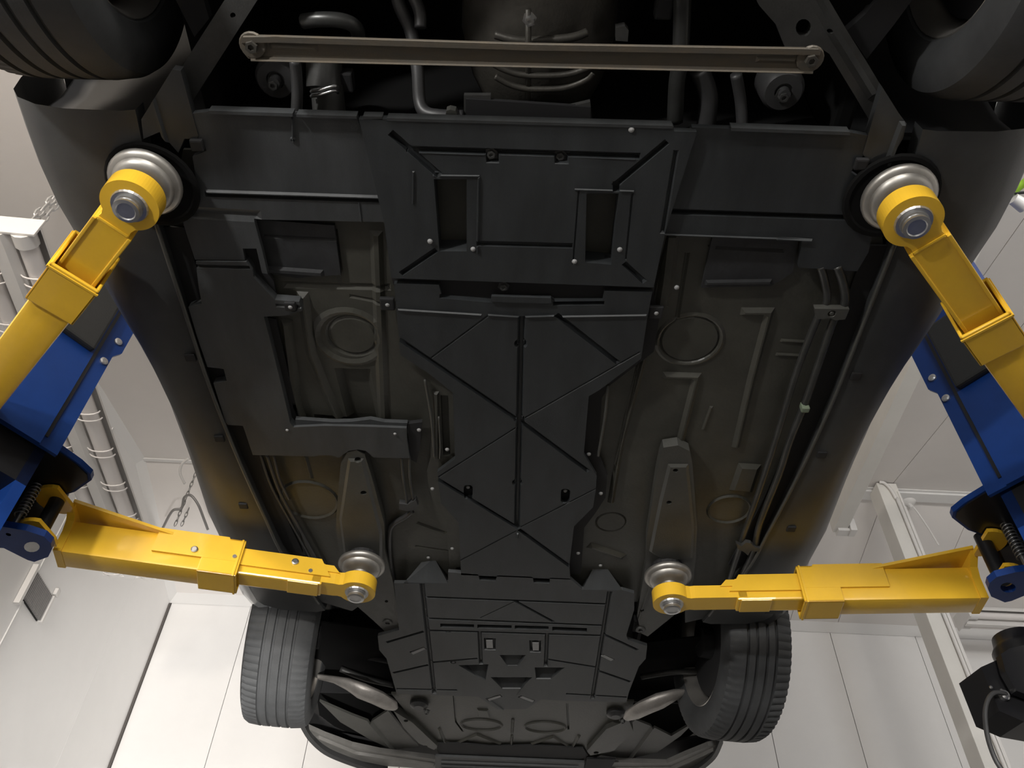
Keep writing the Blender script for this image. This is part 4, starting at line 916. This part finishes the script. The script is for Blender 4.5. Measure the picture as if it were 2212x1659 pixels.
def lift_post(sg, shift, label, dx):
    c0 = Vector((sg * 1.222 + sg * shift.x, 1.662 + shift.y, 0)); u = Vector((sg * .604, -.797, 0)); n = Vector((-sg * .797, -.604, 0))
    def tf(a, b, h): p = c0 + u * a + n * b; return (p.x, p.y, ZC + h)
    root = thing('lift_post', (tf(.17, -.14, 0)[0], tf(.17, -.14, 0)[1], 0), label, 'lift post', 'blue posts of the two-post lift')
    top = 2.62
    MB().prism([(.02, -.03), (.02, -.26), (.235, -.26), (.25, -.03), (.22, -.03), (.21, -.24), (.05, -.24), (.05, -.03)], -ZC + .012, top, tf).build('upright', 'blue', root)
    MB().box(-.08, .44, -.36, .06, -ZC, -ZC + .014, tf).build('base_plate', 'blue', root)
    MB().box(.0, .27, -.28, .0, top, top + .02, tf).build('cap_plate', 'blue', root)
    car_ = MB().prism([(.0, 1.44), (.265, 1.44), (.265, 2.30), (-.017, 2.30), (-.017, 1.866), (.002, 1.835)], -.012, .0, lambda a, h, b: tf(a, b, h)).build('carriage', 'blue', root)
    MB().box(.044, .054, -.001, .004, 1.47, 2.28, tf).build('slot', 'black', car_)
    MB().box(.054, .262, -.001, .006, 1.44, 2.29, tf).build('face_plate', 'blue', car_)
    MB().box(.062, .25, .006, .030, 1.79, 2.06, tf, .008).build('rubber_guard', 'blackrub', car_)
    for a, h in ((.018, 1.797), (.010, 1.893)):
        MB().lathe([(0, .012), (.006, .012), (.008, .007), (.008, .0)], Vector(tf(a, .0, h)), n, n=14).build('bolt', 'zinc', car_)
    # upper and lower pivot plates
    def q(px, py, H):
        p = P(px, py, H)
        return (sg * abs(p.x) + sg * shift.x, p.y + shift.y)
    up_ = [q(117, 996, 1.44), q(160, 1026, 1.44), q(184, 1048, 1.44), q(186, 1060, 1.44), q(150, 1085, 1.44), q(100, 1100, 1.44), q(20, 1110, 1.44), q(-120, 1060, 1.44), q(-120, 880, 1.44), q(19, 936, 1.44)]
    MB().prism(up_, ZC + 1.478, ZC + 1.496).build('pivot_plate', 'blue', root)
    MB().prism([tuple(Vector(p) + (Vector((c0.x + sg * .25, c0.y)) - Vector(p)) * .03) for p in up_], ZC + 1.474, ZC + 1.479).build('underside', 'black', root)  # thin black layer painting in the plate's shading and dirt
    lo_ = [q(-80, 1120, 1.30), q(0, 1137, 1.30), q(55, 1146, 1.30), q(95, 1159, 1.30), q(110, 1174, 1.30), q(112, 1186, 1.30), q(104, 1203, 1.30), q(74, 1214, 1.30), q(60, 1210, 1.30), q(8, 1184, 1.30), q(-80, 1180, 1.30)]
    hole = [q(69 + math.cos(2 * math.pi * k / 14) * 17, 1181 + math.sin(2 * math.pi * k / 14) * 11, 1.30) for k in range(14)]
    sheet('pivot_plate', root, 'blue', lo_, 1.30, .020, holes=[hole] if sg > 0 else [], raw=True)
    if sg < 0: sheet('pin_end', root, 'zinc', hole, 1.299, .01, raw=True)
    MB().box(.02, .25, -.26, -.03, 1.335, 1.46, tf).box(-.16, .24, -.31, -.28, 1.335, 1.49, tf).build('carriage_core', 'black', root)
    MB().box(-.04, .26, -.29, -.26, 1.335, 1.47, tf).build('carriage_back', 'blue', root)
    # spring-loaded arm lock rod
    b = P(22, 1148, 1.31); b = Vector((sg * abs(b.x) + sg * shift.x, b.y + shift.y, ZC + 1.30)); L = .19
    MB().tube([b, b + Vector((0, 0, L))], .007, 10).build('lock_rod', 'zinc', root, smooth=True, sharp=40)
    pts = []
    for k in range(11 * 12 + 1):
        a = 2 * math.pi * k / 12; pts.append(b + Vector((math.cos(a) * .014, math.sin(a) * .014, .06 + .12 * k / 132)))
    MB().tube(pts, .0028, 5).build('spring', 'spring', root, smooth=True)
    return root
lift_post(-1, Vector((0, 0)), 'blue lift post at the left edge with the pale pin end', 0)
lift_post(1, SH, 'blue lift post at the right edge with an empty pin hole', 0)

# ---- hydraulic power unit at the right
p0 = P(2165, 1480, 1.02); nn = Vector((.25, -1, 0)).normalized()
pu = thing('power_unit', p0, 'black lift motor unit with a hanging cable at the lower right edge', 'motor')
def slab(name, px, m, d0, d1, parent=pu, **k):
    a = [onplane(x, y, p0 + nn * d0, nn) for x, y in px]; b = [q - nn * (d1 - d0) for q in a]; N = len(a)
    f = [tuple(range(N)), tuple(range(2 * N - 1, N - 1, -1))] + [(i, N + i, N + (i + 1) % N, (i + 1) % N) for i in range(N)]
    return obj(name, [tuple(q) for q in a + b], f, m, parent, **k)
slab('terminal_box', [(2119, 1441), (2164, 1421), (2184, 1480), (2300, 1530), (2300, 1575), (2212, 1559), (2159, 1536), (2139, 1488)], 'black', 0, .09)
slab('box_lid', [(2162, 1413), (2180, 1401), (2270, 1380), (2320, 1420), (2320, 1540), (2196, 1492), (2172, 1450)], 'black', .03, .05)
mc = onplane(2240, 1440, p0, nn)
MB().lathe([(-.10, .06), (-.09, .068), (.06, .068), (.07, .062), (.075, .058), (.10, .054), (.105, .040), (.105, .0)], mc - nn * .03, (0, 0, 1), n=28).build('motor_body', 'black', pu, smooth=True, sharp=35)
MB().box(mc.x + .02, mc.x + .30, mc.y - .02, mc.y + .12, mc.z - .12, mc.z + .04, None, .01).build('mounting_bracket', 'black', pu)
for x, y in ((2140, 1485), (2163, 1492), (2194, 1484)):
    c = onplane(x, y, p0 + nn * .002, nn); MB().lathe([(0, .0045), (.003, .004), (.004, .0)], c, nn, n=10).build('screw', 'zinc', pu)
c = onplane(2166, 1504, p0, nn); MB().lathe([(0, .013), (.010, .013), (.014, .009), (.014, .0)], c, nn, n=14).build('cable_gland', 'zinc', pu, smooth=True, sharp=35)
MB().tube(smoothpts([c + nn * .012] + [onplane(x, y, p0 + nn * .02, nn) for x, y in ((2150, 1496), (2135, 1510), (2128, 1540), (2133, 1590), (2150, 1640), (2172, 1672), (2200, 1700))]), .0055, 8).build('cable', 'hose', pu, smooth=True)
# ---- lime hose at the right edge
pts = [P(x, y, 2.55) for x, y in ((2186, 414), (2194, 409), (2204, 401), (2214, 394), (2240, 372), (2280, 350))] + [Vector((2.62, 1.28, 3.45)), Vector((2.66, 1.30, 3.655))]
tag(MB().tube(smoothpts(pts), .014, 8).build('air_hose', 'lime', smooth=True), 'lime green hose hanging at the upper right edge', 'hose')
pts = [P(x, y, 2.54) for x, y in ((2186, 416), (2198, 417), (2212, 416), (2250, 412), (2290, 372))]
tag(MB().tube(smoothpts(pts), .005, 8).build('cable', 'black', smooth=True), 'thin black cable under the lime green hose', 'cable')
q = P(2188, 429, 2.53); tag(MB().lathe([(0, .02), (.05, .024), (.06, .01)], q, (.6, .3, -.2), n=14).build('hose_connector', 'white', smooth=True, sharp=40), 'white connector hanging below the lime green hose', 'connector')
